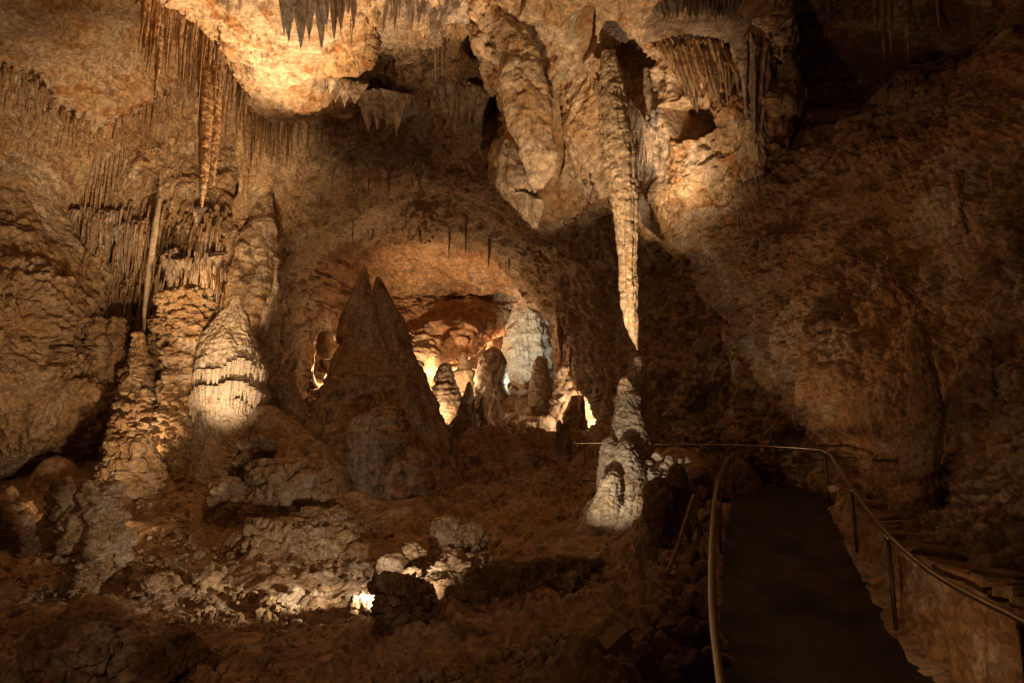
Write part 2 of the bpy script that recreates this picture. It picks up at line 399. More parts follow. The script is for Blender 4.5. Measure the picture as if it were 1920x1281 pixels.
# far wall -----------------------------------------------------------------------
back_d = tps([(480, 380, 60), (850, 380, 58), (1300, 380, 60), (480, 640, 78), (850, 560, 84), (1000, 600, 82), (1300, 640, 78), (850, 700, 84), (850, 860, 84), (480, 860, 78), (1300, 860, 78)])
def band(P, s): 
    Q = np.array(P, f32); Q[..., 2] *= 3.2
    return 0.6 * ridged(Q, s, 4) + 0.5 * fbm(P, s * 0.7, 5)
sheet("far_cave_wall", (440, 340, 1400, 900), 2.0, back_d, lambda P, x, y: 1.3 * crag(P, 6) + 0.5 * popcorn(P, 1.6), M_back)
dome_d = tps([(640, 400, 50), (850, 430, 50), (1000, 430, 46), (700, 560, 60), (850, 560, 64), (960, 560, 62), (760, 700, 56), (880, 640, 56), (600, 560, 52), (600, 700, 50), (1100, 600, 56)])
sheet("far_cave_ceiling", (520, 380, 1240, 860), 1.7, dome_d, lambda P, x, y: 0.85 * band(P, 5.0) + 0.35 * crag(P, 1.6), M_back,
      poly=[(520, 380), (1240, 380), (1240, 640), (1100, 560), (1000, 590), (945, 618), (880, 648), (830, 668), (785, 715), (750, 860), (640, 860), (625, 760), (640, 640), (615, 620), (570, 640), (560, 860), (520, 860)], w=30, curl=0.12, jag=8)

# arch and the face above it --------------------------------------------------------
arch_d = tps([(480, -280, 11), (900, -280, 11), (1400, -280, 10), (500, 0, 23), (700, 0, 24), (850, 0, 23), (1000, 0, 22), (1400, 0, 19), (480, 200, 31), (700, 180, 29), (850, 180, 28), (900, 300, 31),
    (520, 300, 34), (700, 300, 36), (800, 350, 41), (650, 400, 42), (800, 440, 46), (950, 470, 45), (1000, 400, 38), (560, 480, 40), (530, 650, 38), (530, 850, 36),
    (1100, 450, 34), (1060, 640, 43), (1200, 420, 27), (1200, 560, 29), (1130, 820, 37), (1250, 700, 25), (1300, 560, 22), (1350, 840, 23), (1400, 400, 20), (1250, 900, 24)])
def arch_disp(P, x, y):
    fl = region([(560, -300), (900, -300), (940, 300), (880, 330), (560, 290)], x, y, 80)
    return (1 - fl) * (0.85 * crag(P, 3.4) + 0.26 * crag(P, 0.9) + 0.1 * crag(P, 0.35)) + fl * (0.95 * flute(P, 1.5, 6) + 0.35 * flute(P, 0.5, 7) + 0.8 * crag(P, 2.5)) - 2.5 * region([(885, 20), (915, 30), (945, 110), (940, 240), (900, 230), (880, 130)], x, y, 25) + 0.7 * cauli(P, 0.6, 2) * region([(1150, 560), (1460, 500), (1460, 900), (1150, 900)], x, y, 80) + 0.25 * flute(P, 0.9, 6) * region([(1120, 560), (1400, 560), (1400, 900), (1120, 900)], x, y, 60)
sheet("cave_arch", (440, -280, 1470, 930), 1.55, arch_d, arch_disp, M_wall,
      poly=[(380, -400), (1560, -400), (1560, 960), (1150, 960), (1138, 830), (1112, 750), (1085, 690), (1050, 625), (1005, 565), (965, 515), (925, 478), (870, 456), (780, 445), (700, 432), (640, 440), (600, 470), (565, 520), (562, 600), (566, 640), (558, 735), (560, 800), (380, 960)], w=45, curl=0.10, jag=9, seed=2)

# bright ochre ceiling in the middle right ----------------------------------------------
mid_d = tps([(880, -280, 9), (1400, -280, 9), (900, 0, 17), (1050, 0, 15.5), (1200, 0, 14.5), (1400, 0, 14), (930, 130, 20.5), (1080, 130, 18.2), (1050, 300, 20.5), (1150, 300, 19), (1000, 430, 23), (1120, 400, 21.5), (1220, 250, 17.5), (1300, 250, 16), (1240, 400, 18), (1330, 130, 15.5), (1340, 300, 15.5)])
def mid_disp(P, x, y):
    gl = region([(1110, -300), (1500, -300), (1500, 180), (1300, 200), (1180, 160)], x, y, 70)
    hole = sum(region(q, x, y, 16) for q in ([(1070, 20), (1110, 10), (1122, 70), (1095, 105), (1068, 80)], [(1040, 188), (1058, 200), (1064, 260), (1048, 320), (1034, 270)], [(1272, 205), (1330, 195), (1345, 245), (1290, 265)], [(948, 0), (985, -10), (972, 18)], [(1128, 250), (1140, 260), (1140, 330), (1128, 320)], [(1150, 90), (1190, 70), (1230, 110), (1200, 140)]))
    return -1.6 * np.clip(hole, 0, 1) + (1 - gl) * (0.7 * crag(P, 2.6) + 0.17 * crag(P, 0.6) + 0.05 * crag(P, 0.2)) + gl * (0.30 * flute(P, 0.35, 4) + 0.4 * crag(P, 1.8))
sheet("cave_ceiling_middle", (860, -280, 1480, 470), 1.5, mid_d, mid_disp, M_ceil,
      poly=[(888, -400), (896, 20), (930, 120), (945, 260), (930, 330), (960, 400), (1003, 436), (1050, 440), (1110, 400), (1160, 380), (1240, 420), (1330, 420), (1500, 300), (1500, -400)], w=60, curl=0.2, jag=12, seed=3)

# near right wall with cave coral ------------------------------------------------------------
right_d = tps([(1380, 180, 16.5), (1500, 200, 16), (1650, 195, 14.5), (1800, 150, 12.5), (1950, 50, 10.5), (2200, -100, 8.5), (1200, 390, 18.5), (1270, 450, 18.5), (1350, 560, 18.5), (1400, 640, 18.5), (1390, 800, 21), (1440, 860, 20), (1500, 830, 18),
    (1500, 450, 15.5), (1500, 700, 15.5), (1560, 840, 16), (1600, 300, 14.2), (1650, 600, 12.8), (1650, 800, 12.0), (1680, 950, 11.8), (1640, 890, 13.6), (1800, 300, 12), (1800, 700, 10.5), (1780, 600, 11.5), (1820, 1000, 9.2), (1930, 300, 10.3), (1930, 600, 9.2), (1930, 900, 8.4), (1930, 1120, 7.0), (2200, 300, 8.5), (2200, 800, 7.4), (2200, 1200, 5.8), (1450, 900, 20), (1400, 910, 21.5), (1800, 1110, 8.2)])
def right_disp(P, x, y):
    smo = np.maximum(region([(1640, 700), (1760, 620), (1820, 820), (1760, 930), (1640, 960), (1560, 880)], x, y, 80) * 0.8,
                     np.maximum(region([(1400, 190), (1640, 200), (1600, 300), (1420, 290)], x, y, 60), region([(1560, 340), (1680, 330), (1690, 420), (1580, 430)], x, y, 40)))
    smo = np.maximum(smo, region([(1760, 430), (2000, 330), (2000, 420), (1780, 500)], x, y, 40) * 0.7)
    dr = region([(1380, 180), (1420, 180), (1440, 420), (1390, 440), (1360, 300)], x, y, 30)
    lo = np.clip(0.6 + 0.9 * fbm(P, 1.7, 3), 0.15, 1)
    pc = cauli(P, 0.80, 1) * 0.35 + (0.45 + 0.55 * lo) * (cauli(P, 0.34, 1) * 0.6 + cauli(P + 3, 0.19, 2))
    return 0.42 * fbm(P, 2.4, 3) + 0.12 * ridged(P, 1.6, 3) + (smo + 0.25) * 0.25 * crag(P, 1.6) + (1 - smo) * (1 - dr) * pc + smo * 0.10 * crag(P, 0.5) + dr * 0.25 * flute(P, 0.25, 9)
sheet("cave_wall_right", (1150, -150, 2180, 1300), 1.45, right_d, right_disp, M_right,
      poly=[(1390, 195), (1470, 212), (1560, 218), (1650, 208), (1730, 185), (1800, 145), (1870, 100), (1930, 50), (2300, -250), (2300, 1400), (1700, 1400), (1620, 1000), (1540, 940), (1390, 930),
            (1385, 820), (1405, 720), (1385, 620), (1330, 545), (1262, 480), (1235, 425), (1190, 398), (1215, 375), (1290, 330), (1350, 260), (1370, 215)], w=45, curl=0.14, jag=14, seed=5)
# recessed ceiling over it
alc_d = tps([(1380, -280, 9), (1700, -280, 8.5), (2200, -280, 6), (1380, 0, 15), (1600, 0, 15), (1800, 0, 13.5), (2000, 0, 11), (1380, 230, 21), (1600, 170, 20), (1600, 240, 22), (1800, 150, 17), (1950, 80, 13)])
sheet("cave_ceiling_right", (1340, -280, 2180, 300), 1.8, alc_d, lambda P, x, y: 0.55 * crag(P, 3.0) + 0.18 * flute(P, 0.8, 5) + 0.12 * crag(P, .7), M_right)

# left side ------------------------------------------------------------------------------------
l1_d = tps([(240, -280, 10), (700, -280, 10), (300, 0, 20), (480, 0, 18), (640, 0, 18), (380, 80, 23), (460, 190, 26.5), (560, 120, 22), (560, 240, 31), (650, 200, 28), (690, 100, 24)])
sheet("cave_ceiling_left", (250, -280, 720, 280), 1.5, l1_d, lambda P, x, y: 0.55 * crag(P, 2.6) + 0.22 * crag(P, 0.7) + 0.07 * crag(P, 0.25), M_ceil,
      poly=[(268, -400), (275, 0), (330, 12), (375, 50), (420, 110), (462, 185), (500, 225), (545, 248), (600, 236), (655, 215), (690, 185), (695, 90), (700, -400)], w=28, curl=0.08, jag=9, seed=8)
l2_d = tps([(-260, -280, 12), (300, -280, 13), (-260, 0, 19), (0, 0, 22), (250, 0, 25), (0, 130, 27), (120, 210, 30), (200, 255, 32), (330, 180, 32), (400, 100, 31), (-260, 130, 24), (480, 240, 34)])
sheet("cave_ceiling_far_left", (-260, -280, 560, 320), 1.6, l2_d, lambda P, x, y: 0.7 * crag(P, 3.2) + 0.26 * crag(P, 0.9) + 0.09 * crag(P, 0.3), M_ceil,
      poly=[(-400, -400), (560, -400), (560, 120), (460, 150), (400, 120), (345, 165), (280, 215), (205, 258), (150, 250), (105, 215), (60, 160), (0, 135), (-120, 125), (-400, 120)], w=30, curl=0.08, jag=10, seed=9)
l3_d = tps([(-260, 50, 26), (0, 150, 29), (200, 230, 33.5), (400, 150, 34), (520, 220, 36), (-260, 400, 27), (60, 400, 32), (240, 330, 35), (400, 330, 36), (500, 380, 37), (150, 450, 35), (300, 450, 36), (420, 450, 35), (500, 520, 36),
    (-260, 700, 23), (0, 650, 27), (100, 560, 30), (180, 650, 35), (300, 650, 36), (480, 650, 37), (-260, 900, 25), (0, 860, 30), (200, 860, 33), (500, 800, 37), (140, 750, 30)])
def l3_disp(P, x, y):
    dr = region([(150, 390), (420, 380), (420, 600), (330, 640), (160, 620)], x, y, 40)
    pop = np.maximum(region([(60, 480), (160, 560), (175, 640), (150, 760), (80, 840), (-200, 840), (-200, 600)], x, y, 60), 0.7 * region([(160, 600), (400, 600), (400, 860), (160, 860)], x, y, 60))
    return (1 - dr) * (0.9 * crag(P, 4.0) + 0.3 * crag(P, 1.0) + 0.1 * crag(P, 0.35)) + dr * 0.9 * flute(P, 0.75, 9) + pop * (cauli(P, 0.85, 1) * 0.6 + cauli(P, 0.42, 2))
sheet("cave_wall_left", (-260, 40, 580, 960), 1.6, l3_d, l3_disp, M_wall,
      poly=[(-400, -100), (600, -100), (545, 300), (525, 340), (512, 390), (520, 450), (508, 520), (495, 600), (488, 680), (500, 720), (540, 760), (560, 800), (540, 1000), (-400, 1000)], w=50, curl=0.15, jag=10, seed=12)
# ------------------------------------------------------------------ things: formations
def rk(a, s): return lambda P: a * crag(P, s)
def pp(a, s, b=0.0): return lambda P: min(a, 0.5 * s) * (popcorn(P, s) - 0.4) + b * fbm(P, s * 4, 3)
def ca(s, n=3, a=1.0): return lambda P: a * (cauli(P, s, n) - 0.3 * s)
def fl(a, s, b=0.0, bs=0.3, st=8): return lambda P: a * flute(P, s, st) + b * fbm(P, bs, 4)
def mixd(*fs): return lambda P: sum(f(P) for f in fs)

def fringe(name, c, R, n, lo, hi, mat, parent, seed=0, a0=0, a1=2 * math.pi, wob=0.0):
    """a row of little drip spikes round a flowstone ledge (one mesh)"""
    r = random.Random(seed); vs, qs, ts = [], [], []
    for k in range(n):
        a = a0 + (a1 - a0) * (k + r.random() * 0.6) / n; L = r.uniform(lo, hi); w = L * r.uniform(0.13, 0.2)
        rr = R * r.uniform(0.95, 1.04); z0 = wob * math.sin(2 * a + seed) + wob * 0.6 * math.sin(5 * a)
        px, py = math.cos(a) * rr, math.sin(a) * rr; b = len(vs)
        for t, f in ((0.25, 1.3), (-0.15, 1.1), (-0.45, 0.75), (-0.75, 0.4)):
            for m in range(6):
                q = m * math.pi / 3; vs.append((c[0] + px + math.cos(q) * w * f, c[1] + py + math.sin(q) * w * f, c[2] + z0 + t * L))
        vs.append((c[0] + px, c[1] + py, c[2] + z0 - L))
        for t in range(3):
            for m in range(6):
                qs.append((b + t * 6 + m, b + t * 6 + (m + 1) % 6, b + t * 6 + 6 + (m + 1) % 6, b + t * 6 + 6 + m))
        for m in range(6): ts.append((b + 18 + m, b + 18 + (m + 1) % 6, b + 24))
    return mesh_obj(name, vs, qs, mat, parent, ts)

def curtain(name, top, mat, label, th=0.25, teeth=0.35, nt=12, cat="drapery", seed=0, group=None, bend=0.0, disp=None, ft=0.5, snap=None):
    """hanging drapery: a closed thick sheet of drip columns with a jagged lower hem.
    top: (px, py, Y, length px) along its root"""
    t = np.array(top, float)
    if snap is not None:                                    # root it in the rock
        sy = [min(surfY(a + dx, b) for dx in (-6, 0, 6)) for a, b in t[:, :2]]; sy = [v if v < 1e5 else w for v, w in zip(sy, t[:, 2])]
        t[:, 2] = 0.6 * np.array(sy) + 0.4 * np.mean(sy) - snap
    s = np.r_[0, np.cumsum(np.hypot(np.diff(t[:, 0]), np.diff(t[:, 1])) + 0.01)]; s /= s[-1]
    wpx = math.hypot(t[-1, 0] - t[0, 0], t[-1, 1] - t[0, 1]); lpx = t[:, 3].max()
    nu = int(np.clip(wpx / 1.1, 24, 260)); nv = int(np.clip(lpx / 1.8, 20, 220)); u = np.linspace(0, 1, nu)
    px, py, Y, L = [np.interp(u, s, t[:, k]) for k in range(4)]
    py = py + (7 * perlin(np.stack([px / 22, py / 22, 0 * px + seed], -1)) + 3 * perlin(np.stack([px / 6, py / 6, 0 * px + seed], -1)) if snap is not None else 0)
    rs = np.random.RandomState(seed + 5); kn = np.r_[0, np.cumsum(0.35 + rs.rand(nt) * 1.3)]; cells = np.interp(u, kn / kn[-1], np.arange(nt + 1)) * 0.9999; ci = np.floor(cells).astype(int); cf = cells - ci
    tl = 1 - teeth * rs.rand(nt + 2)[ci]; cen = 0.5 + 0.2 * (rs.rand(nt + 2)[ci] - 0.5)
    tri = np.clip(1 - np.abs(cf - cen) / 0.5, 0, 1)
    c2 = u * nt * 3.3; f2 = c2 - np.floor(c2); k2 = rs.rand(int(nt * 3.3) + 3)[np.floor(c2).astype(int)]      # small drips between the big ones
    prof = tl * ((1 - ft) + ft * tri ** 1.15) * (1 - 0.22 * k2 + 0.16 * k2 * (1 - np.abs(2 * f2 - 1)))
    Lw = L * Y / F * prof
    R0 = at(px, py, Y); v = np.linspace(0, 1, nv)[:, None]
    base = R0[None] + np.stack([0 * v * Lw, 0 * v * Lw, -v * Lw], -1)
    dirx = np.gradient(R0[:, 0]); diry = np.gradient(R0[:, 1]); nrm = np.stack([diry, -dirx], -1); nrm /= np.linalg.norm(nrm, axis=1)[:, None] + 1e-9
    nrm *= np.sign(-nrm[:, 1:2] + 1e-9)
    edge = np.clip(np.minimum(u, 1 - u) * 10, 0, 1) ** 0.5
    rnd_ = np.sqrt(np.clip(1 - (2 * cf - 1) ** 2, 0, 1))
    thick = th * edge * (0.45 + 0.55 * rnd_) * np.clip(1 - v ** 3, 0.02, 1) * np.clip(0.35 + 1.3 * (1 - v) * prof, 0.1, 1.0)
    back = (np.clip(1 - v / 0.16, 0, 1) ** 1.5) * th * (5 if snap is None else 1.2)
    base = base + np.stack([0 * thick, back + 0 * thick, 0 * back + 0 * thick], -1)
    if snap is not None: thick = thick * np.clip(v / 0.3, 0.03, 1) ** 0.6
    out = []
    for sg in (1, -0.6):
        P = base.copy(); P[..., :2] += nrm[None] * (thick * sg)[..., None]
        P[..., 0] += bend * v ** 2
        h = (disp or fl(th * 0.4, th * 0.7, th * 0.25, th * 0.8))(P)
        P[..., :2] += nrm[None] * (sg * h * np.clip(1 - v, 0.1, 1) * edge)[..., None]
        out.append(P)
    A, B = out; ring = np.concatenate([A, B[:, ::-1]], 1); c = np.array(A[0].mean(0))
    q = gridq(nv, 2 * nu, True); e = np.arange(nu - 1); o = (nv - 1) * 2 * nu
    cap = np.stack([o + e, o + e + 1, o + 2 * nu - 2 - e, o + 2 * nu - 1 - e], 1)
    ob = mesh_obj(name, ring.reshape(-1, 3) - c, np.concatenate([q, cap]), mat); ob.location = c
    return tag(ob, label, cat, group)

# six stalactite shapes, one metre long, copied for the rows
def straw_mesh(k):
    r = np.random.RandomState(k); nv, nu = 36, 12; v = np.linspace(0, 1, nv)[:, None]; th = np.linspace(0, 2 * np.pi, nu, endpoint=False)[None]
    R = 0.5 * (1 - v) ** (0.55 + 0.12 * k) * (1 + 0.18 * np.sin(v * 23 + k) * r.rand() + 0.12 * np.sin(v * 47 + k * 2)) + 0.03
    R = R * (1 + 0.22 * np.sin(2 * th + k) + 0.15 * np.sin(5 * th + 3 * v)); bx = 0.5 * r.randn() * v ** 2; by = 0.3 * np.sin(v * 6 + k) * v
    P = np.stack([np.cos(th) * R + bx, np.sin(th) * R + by, -v + 0 * th], -1)
    vv = np.concatenate([P.reshape(-1, 3), [[float(bx[-1, 0]), float(by[-1, 0]), -1.01]]]); i = np.arange(nu); o = (nv - 1) * nu
    return vv, gridq(nv, nu, True), np.stack([o + i, o + (i + 1) % nu, i * 0 + nv * nu], 1)
PROTO = []
def row(line, n, label, group, seed=0, wpx=(3, 6), jit=4, mat=None):
    """a row of stalactites; line: (px, py, Y, shortest px, longest px)"""
    r = random.Random(seed); t = np.array(line, float); s = np.r_[0, np.cumsum(np.hypot(np.diff(t[:, 0]), np.diff(t[:, 1])))]; s /= s[-1]
    key = (mat or M_straw).name
    for k in range(n):
        u = (k + r.random()) / n; px, py, Y, a, b = [float(np.interp(u, s, t[:, j])) for j in range(5)]
        L = (a * 0.6 + (b * 1.1 - a * 0.6) * r.random() ** 2.2) * Y / F; w = r.uniform(wpx[0] * .7, wpx[1]) * Y / F * (0.6 + 1.0 * L * F / Y / max(b, 1))
        vk = r.randrange(6); src = [p for p in PROTO if p[0] == (key, vk)]
        if src:
            o = src[0][1].copy(); COL.objects.link(o)
        else:
            a1, a2, a3 = straw_mesh(vk); o = mesh_obj("stalactite", a1, a2, mat or M_straw, None, a3); PROTO.append(((key, vk), o))
        Yj = Y * (1 + r.uniform(-0.035, 0.02)); py -= r.uniform(0, 6)
        o.location = V(px + r.uniform(-jit, jit), py + r.uniform(-jit, jit), Yj) + Vector((0, 0, 0.12 * L + 0.1))
        o.scale = (w, w, L * 1.12 + 0.1); o.rotation_euler = (0, 0, r.uniform(0, 6.28))
        nth = str(k + 1) + ("th" if 10 <= (k + 1) % 100 <= 20 else {1: "st", 2: "nd", 3: "rd"}.get((k + 1) % 10, "th"))
        tag(o, label + ", " + nth + " from left", "stalactite", group)

# --- draperies and big stalactites ------------------------------------------------------
curtain("flowstone_drapery", [(528, -60, 16.3, 170), (545, -60, 16.2, 225), (575, -60, 16.2, 235), (610, -60, 16.5, 220), (640, -55, 17, 190), (662, -50, 17.5, 140)], M_straw,
        "broad grey flowstone drapery with pointed hem hanging at the top edge left of centre", 0.6, 0.45, 13, seed=2, bend=0.15, snap=0.3, ft=0.4, disp=fl(0.2, 0.22, 0.08, 0.25))
curtain("flowstone_drapery", [(655, -40, 20.5, 90), (690, -40, 20.6, 130), (740, -40, 20.6, 170), (790, -40, 20.5, 130), (810, -40, 20.5, 90)], M_drape,
        "wide ribbed grey drapery at the top edge, right of the broad pointed one", 0.7, 0.5, 14, seed=12, ft=0.3, disp=fl(0.2, 0.22, 0.08, 0.25))
curtain("flowstone_drapery", [(684, 178, 27, 60), (698, 172, 26.6, 125), (712, 170, 26.5, 105), (724, 170, 26.4, 100), (738, 172, 26.4, 152), (752, 176, 26.7, 95), (762, 180, 27, 50)], M_grey,
        "pale grey drapery ending in three sharp points above the dark arch", 0.5, 0.35, 6, seed=3)
curtain("flowstone_drapery", [(815, -30, 19.5, 60), (835, -30, 19.4, 150), (855, -30, 19.5, 175), (872, -20, 19.8, 90)], M_grey,
        "narrow curved grey drapery near the top, left of the dark cleft", 0.35, 0.3, 4, seed=5, bend=-0.5)
st = lathe("hanging_column", [(948, 30, 20), (955, 60, 30), (968, 100, 36), (978, 150, 42), (990, 200, 48), (996, 240, 44), (1000, 262, 38), (1008, 300, 34), (1012, 330, 24), (1008, 352, 10)], 17.5, M_ceil, mixd(rk(0.16, 1.2), rk(0.05, 0.35)), ell=0.28)
tag(st, "thick knobbly tan column of rock hanging left of the bright ochre ceiling", "hanging column")
st = lathe("hanging_column", [(948, 270, 12), (955, 295, 26), (962, 330, 30), (975, 360, 26), (990, 385, 20), (1000, 415, 8), (1004, 428, 2)], 18.6, M_grey, mixd(rk(0.22, 0.9), fl(0.08, 0.3)), ell=0.3)
tag(st, "lumpy grey knob of flowstone below the thick tan hanging column", "hanging column")
curtain("flowstone_drapery", [(972, 362, 18.3, 40), (982, 360, 18.2, 66), (992, 365, 18.2, 72), (1003, 370, 18.2, 72), (1012, 378, 18.4, 50)], M_grey,
        "small grey drapery of four teeth under the lumpy hanging knob", 0.2, 0.25, 4, seed=7)
# the great spear
sp = lathe("stalactite", [(1141, 100, 10), (1143, 130, 16), (1147, 180, 22), (1154, 240, 27), (1163, 300, 28), (1169, 350, 24), (1173, 390, 19), (1176, 450, 16), (1178, 500, 14), (1180, 550, 12.5), (1181, 580, 10.5), (1185, 610, 7.5), (1190, 634, 4), (1195, 656, 0.6)], 15.2, M_calc,
           mixd(fl(0.085, 0.15, 0, 0.2, 40), lambda P: 0.02 * fbm(P, 0.12, 3)), ell=0.05)
tag(sp, "very long spear shaped stalactite with a bent tip pointing at the pale stalagmite pair", "stalactite")
curtain("stalactite_cluster", [(1160, 170, 15.5, 90), (1176, 185, 15.6, 190), (1190, 205, 15.7, 150), (1208, 230, 15.9, 130), (1226, 262, 16.1, 70)], M_straw, "flared cluster of thin bright drips on the right side of the great spear", 0.16, 0.7, 11, cat="stalactite", seed=15, disp=fl(0.08, 0.12, 0.02, 0.1))
curtain("stalactite_cluster", [(1120, 130, 15.9, 90), (1128, 150, 15.8, 190), (1138, 170, 15.7, 140), (1150, 190, 15.6, 120)], M_straw, "cluster of thin stalactites clinging to the left side of the great spear", 0.14, 0.6, 6, cat="stalactite", seed=14)
st = lathe("stalactite", [(1212, 130, 5), (1214, 160, 9), (1217, 190, 7), (1218, 215, 1)], 14.5, M_drape, rk(0.03, 0.2)); tag(st, "short dark stalactite between the great spear and the ribbed curtains", "stalactite")
# curtains right of it
curtain("ribbed_curtain", [(1212, 62, 13.6, 60), (1224, 58, 13.3, 110), (1238, 58, 13.2, 150), (1256, 66, 13.1, 200), (1272, 80, 13.2, 190), (1284, 92, 13.4, 120)], M_straw,
        "tan curtain of ribs sweeping down beside the brightest ceiling patch", 0.18, 0.45, 9, seed=21, bend=0.45, snap=0.5)
curtain("ribbed_curtain", [(1244, 100, 12.9, 60), (1268, 82, 12.7, 130), (1296, 70, 12.6, 170), (1326, 66, 12.6, 190), (1348, 74, 12.7, 150), (1364, 92, 12.9, 80)], M_straw,
        "widest ribbed curtain with long drips, middle of the three tiers", 0.2, 0.6, 15, seed=22, bend=0.25, snap=0.5)
curtain("ribbed_curtain", [(1316, 122, 12.5, 50), (1332, 112, 12.4, 110), (1350, 106, 12.4, 160), (1368, 110, 12.5, 130)], M_straw,
        "small ribbed curtain, rightmost of the three tiers", 0.14, 0.5, 7, seed=23, snap=0.5)
curtain("ribbed_curtain", [(1225, 18, 12.6, 40), (1270, -2, 12.3, 60), (1320, -8, 12.2, 72), (1380, 0, 12.2, 60), (1420, 20, 12.4, 40)], M_grey,
        "shallow shadowed curtain along the top edge above the three tiers", 0.22, 0.4, 22, seed=24)
curtain("ribbed_curtain", [(1370, 60, 14.6, 150), (1388, 50, 14.4, 250), (1405, 60, 14.4, 290), (1420, 90, 14.6, 240), (1430, 130, 14.9, 150)], M_drape,
        "tall dark ribbed flow joining the ceiling to the coral wall", 0.3, 0.3, 8, seed=25)
curtain("stalactite_cluster", [(1418, -30, 10.2, 40), (1432, -34, 10.1, 70), (1446, -34, 10.1, 86), (1462, -30, 10.2, 76), (1474, -26, 10.3, 40)], M_straw,
        "pale cluster of drips cut by the top edge of the picture", 0.16, 0.4, 6, seed=26, cat="stalactite")
for k, (a, b, c, Y, L) in enumerate([(1655, -20, 6, 13.2, 135), (1668, -20, 5, 13, 120), (1640, -20, 5, 13.4, 90), (1700, -20, 7, 12.6, 130), (1478, 88, 3, 15.5, 65), (1553, 0, 3, 14.5, 75), (1757, -10, 3, 12.4, 60), (1568, 120, 3, 17.5, 60)]):
    st = lathe("stalactite", [(a, b, c), (a + 1, b + L * .3, c * 0.9), (a + 2, b + L * .65, c * .55), (a + 3, b + L, 0.5)], Y, M_straw, fl(0.012, 0.06), ell=0.2)
    tag(st, ["long tapering stalactite in the dark recess at the upper right", "stalactite close to the right of the longest one in the dark recess", "short stalactite left of the pair in the dark recess",
             "thick stalactite right of the pair in the dark recess", "thin stalactite beside the tall dark ribbed flow", "faint thin stalactite near the top between the ribbed curtains and the recess", "lone short stalactite, rightmost in the dark recess", "tiny pale stick shaped stalactite on the dark ledge of the recess"][k], "stalactite")
# right wall draperies
curtain("ribbed_curtain", [(1606, 250, 12.9, 30), (1622, 246, 12.7, 52), (1640, 246, 12.6, 66), (1660, 246, 12.5, 60), (1690, 252, 12.4, 36)], M_straw, "small fan of brown drips on the coral covered right wall", 0.16, 0.4, 10, seed=31, snap=0.08)
curtain("ribbed_curtain", [(1716, 352, 10.9, 30), (1740, 330, 10.6, 60), (1775, 316, 10.4, 70), (1810, 308, 10.2, 52), (1845, 300, 10.1, 50), (1862, 296, 10.1, 28)], M_straw, "broad flowstone canopy with dripping hem on the right wall", 0.3, 0.5, 14, seed=32, snap=0.15)
st = lathe("flowstone_column", [(1795, 325, 12), (1794, 350, 9), (1796, 380, 8), (1798, 410, 10), (1800, 430, 13)], 10.3, M_right, pp(0.05, 0.08)); tag(st, "rough brown column under the flowstone canopy on the right wall", "column")
for k, (x0, y0, x1, y1, L, Y) in enumerate([(1752, 562, 1880, 508, 26, 9.9), (1742, 600, 1866, 552, 24, 9.9), (1745, 640, 1830, 600, 26, 10.1), (1830, 500, 1900, 478, 22, 9.4)]):
    curtain("drip_fringe", [(x0, y0, Y, L * .5), ((x0 + x1) / 2, (y0 + y1) / 2, Y - .1, L), (x1, y1, Y - .2, L * .6)], M_straw,
            ["longest slanting row of brown drips above the smooth stalagmite", "second slanting row of brown drips, under the longest one", "lowest row of drips just right of the smooth stalagmite", "short upper row of drips near the right edge"][k], 0.09, 0.6, 14, seed=40 + k, cat="drip fringe", snap=0.05)
st = lathe("stalactite", [(1858, 318, 4), (1858, 335, 4), (1860, 362, 1)], 9.8, M_straw, fl(0.01, 0.05)); tag(st, "lone brown stalactite right of the flowstone canopy", "stalactite")
# left draperies
LD = [([(150, 380, 33.5, 60), (165, 384, 33, 150), (185, 386, 33, 205), (205, 388, 33, 180), (228, 395, 33.2, 100)], 7, "leftmost tall brown drapery beside the hazy wall"),
      ([(190, 490, 33.6, 40), (205, 490, 33.5, 100), (225, 490, 33.5, 130), (238, 490, 33.5, 60)], 6, "lower pale drip fringe below the leftmost tall drapery"),
      ([(226, 415, 32.8, 80), (240, 412, 32.5, 180), (262, 408, 32.4, 170), (285, 408, 32.3, 150), (305, 412, 32.5, 90)], 8, "tall tan drapery with orange streaks, second from the left"),
      ([(300, 470, 31.8, 50), (315, 462, 31.6, 130), (330, 462, 31.6, 110), (350, 468, 31.6, 60)], 6, "narrow tan drapery above the coral column"),
      ([(322, 488, 31, 30), (340, 484, 30.8, 62), (360, 484, 30.8, 60), (376, 486, 30.9, 40)], 8, "short comb of straws over the coral column"),
      ([(372, 470, 30.5, 60), (384, 466, 30.3, 100), (396, 466, 30.2, 120), (408, 470, 30.3, 90), (414, 474, 30.5, 40)], 4, "smooth pale yellow drapery left of the glowing cone"),
      ([(372, 395, 31.2, 40), (380, 385, 31, 110), (392, 385, 31, 90), (404, 395, 31.2, 40)], 5, "dark and white striped drapery above the pale yellow one"),
      ([(128, 395, 31, 20), (140, 392, 30.6, 60), (150, 396, 30.8, 30)], 3, "small grey drapery tooth far left in the haze")]
for k, (tp, nt, lb) in enumerate(LD):
    curtain("flowstone_drapery", tp, M_grey if k in (7, 8, 6) else M_drape, lb, 0.6, 0.6, nt * 2, seed=60 + k, disp=fl(0.30, 0.26, 0.10, 0.35), snap=0.2)
st = lathe("stalactite", [(300, 372, 1), (297, 392, 3), (291, 430, 4.2), (283, 480, 4.2), (277, 530, 3.6), (272, 580, 2.4), (268, 628, 1)], 32.2, M_calc, fl(0.05, 0.25), ell=0.2)
tag(st, "long thin cream stalactite reaching down to the slender coral column", "stalactite")
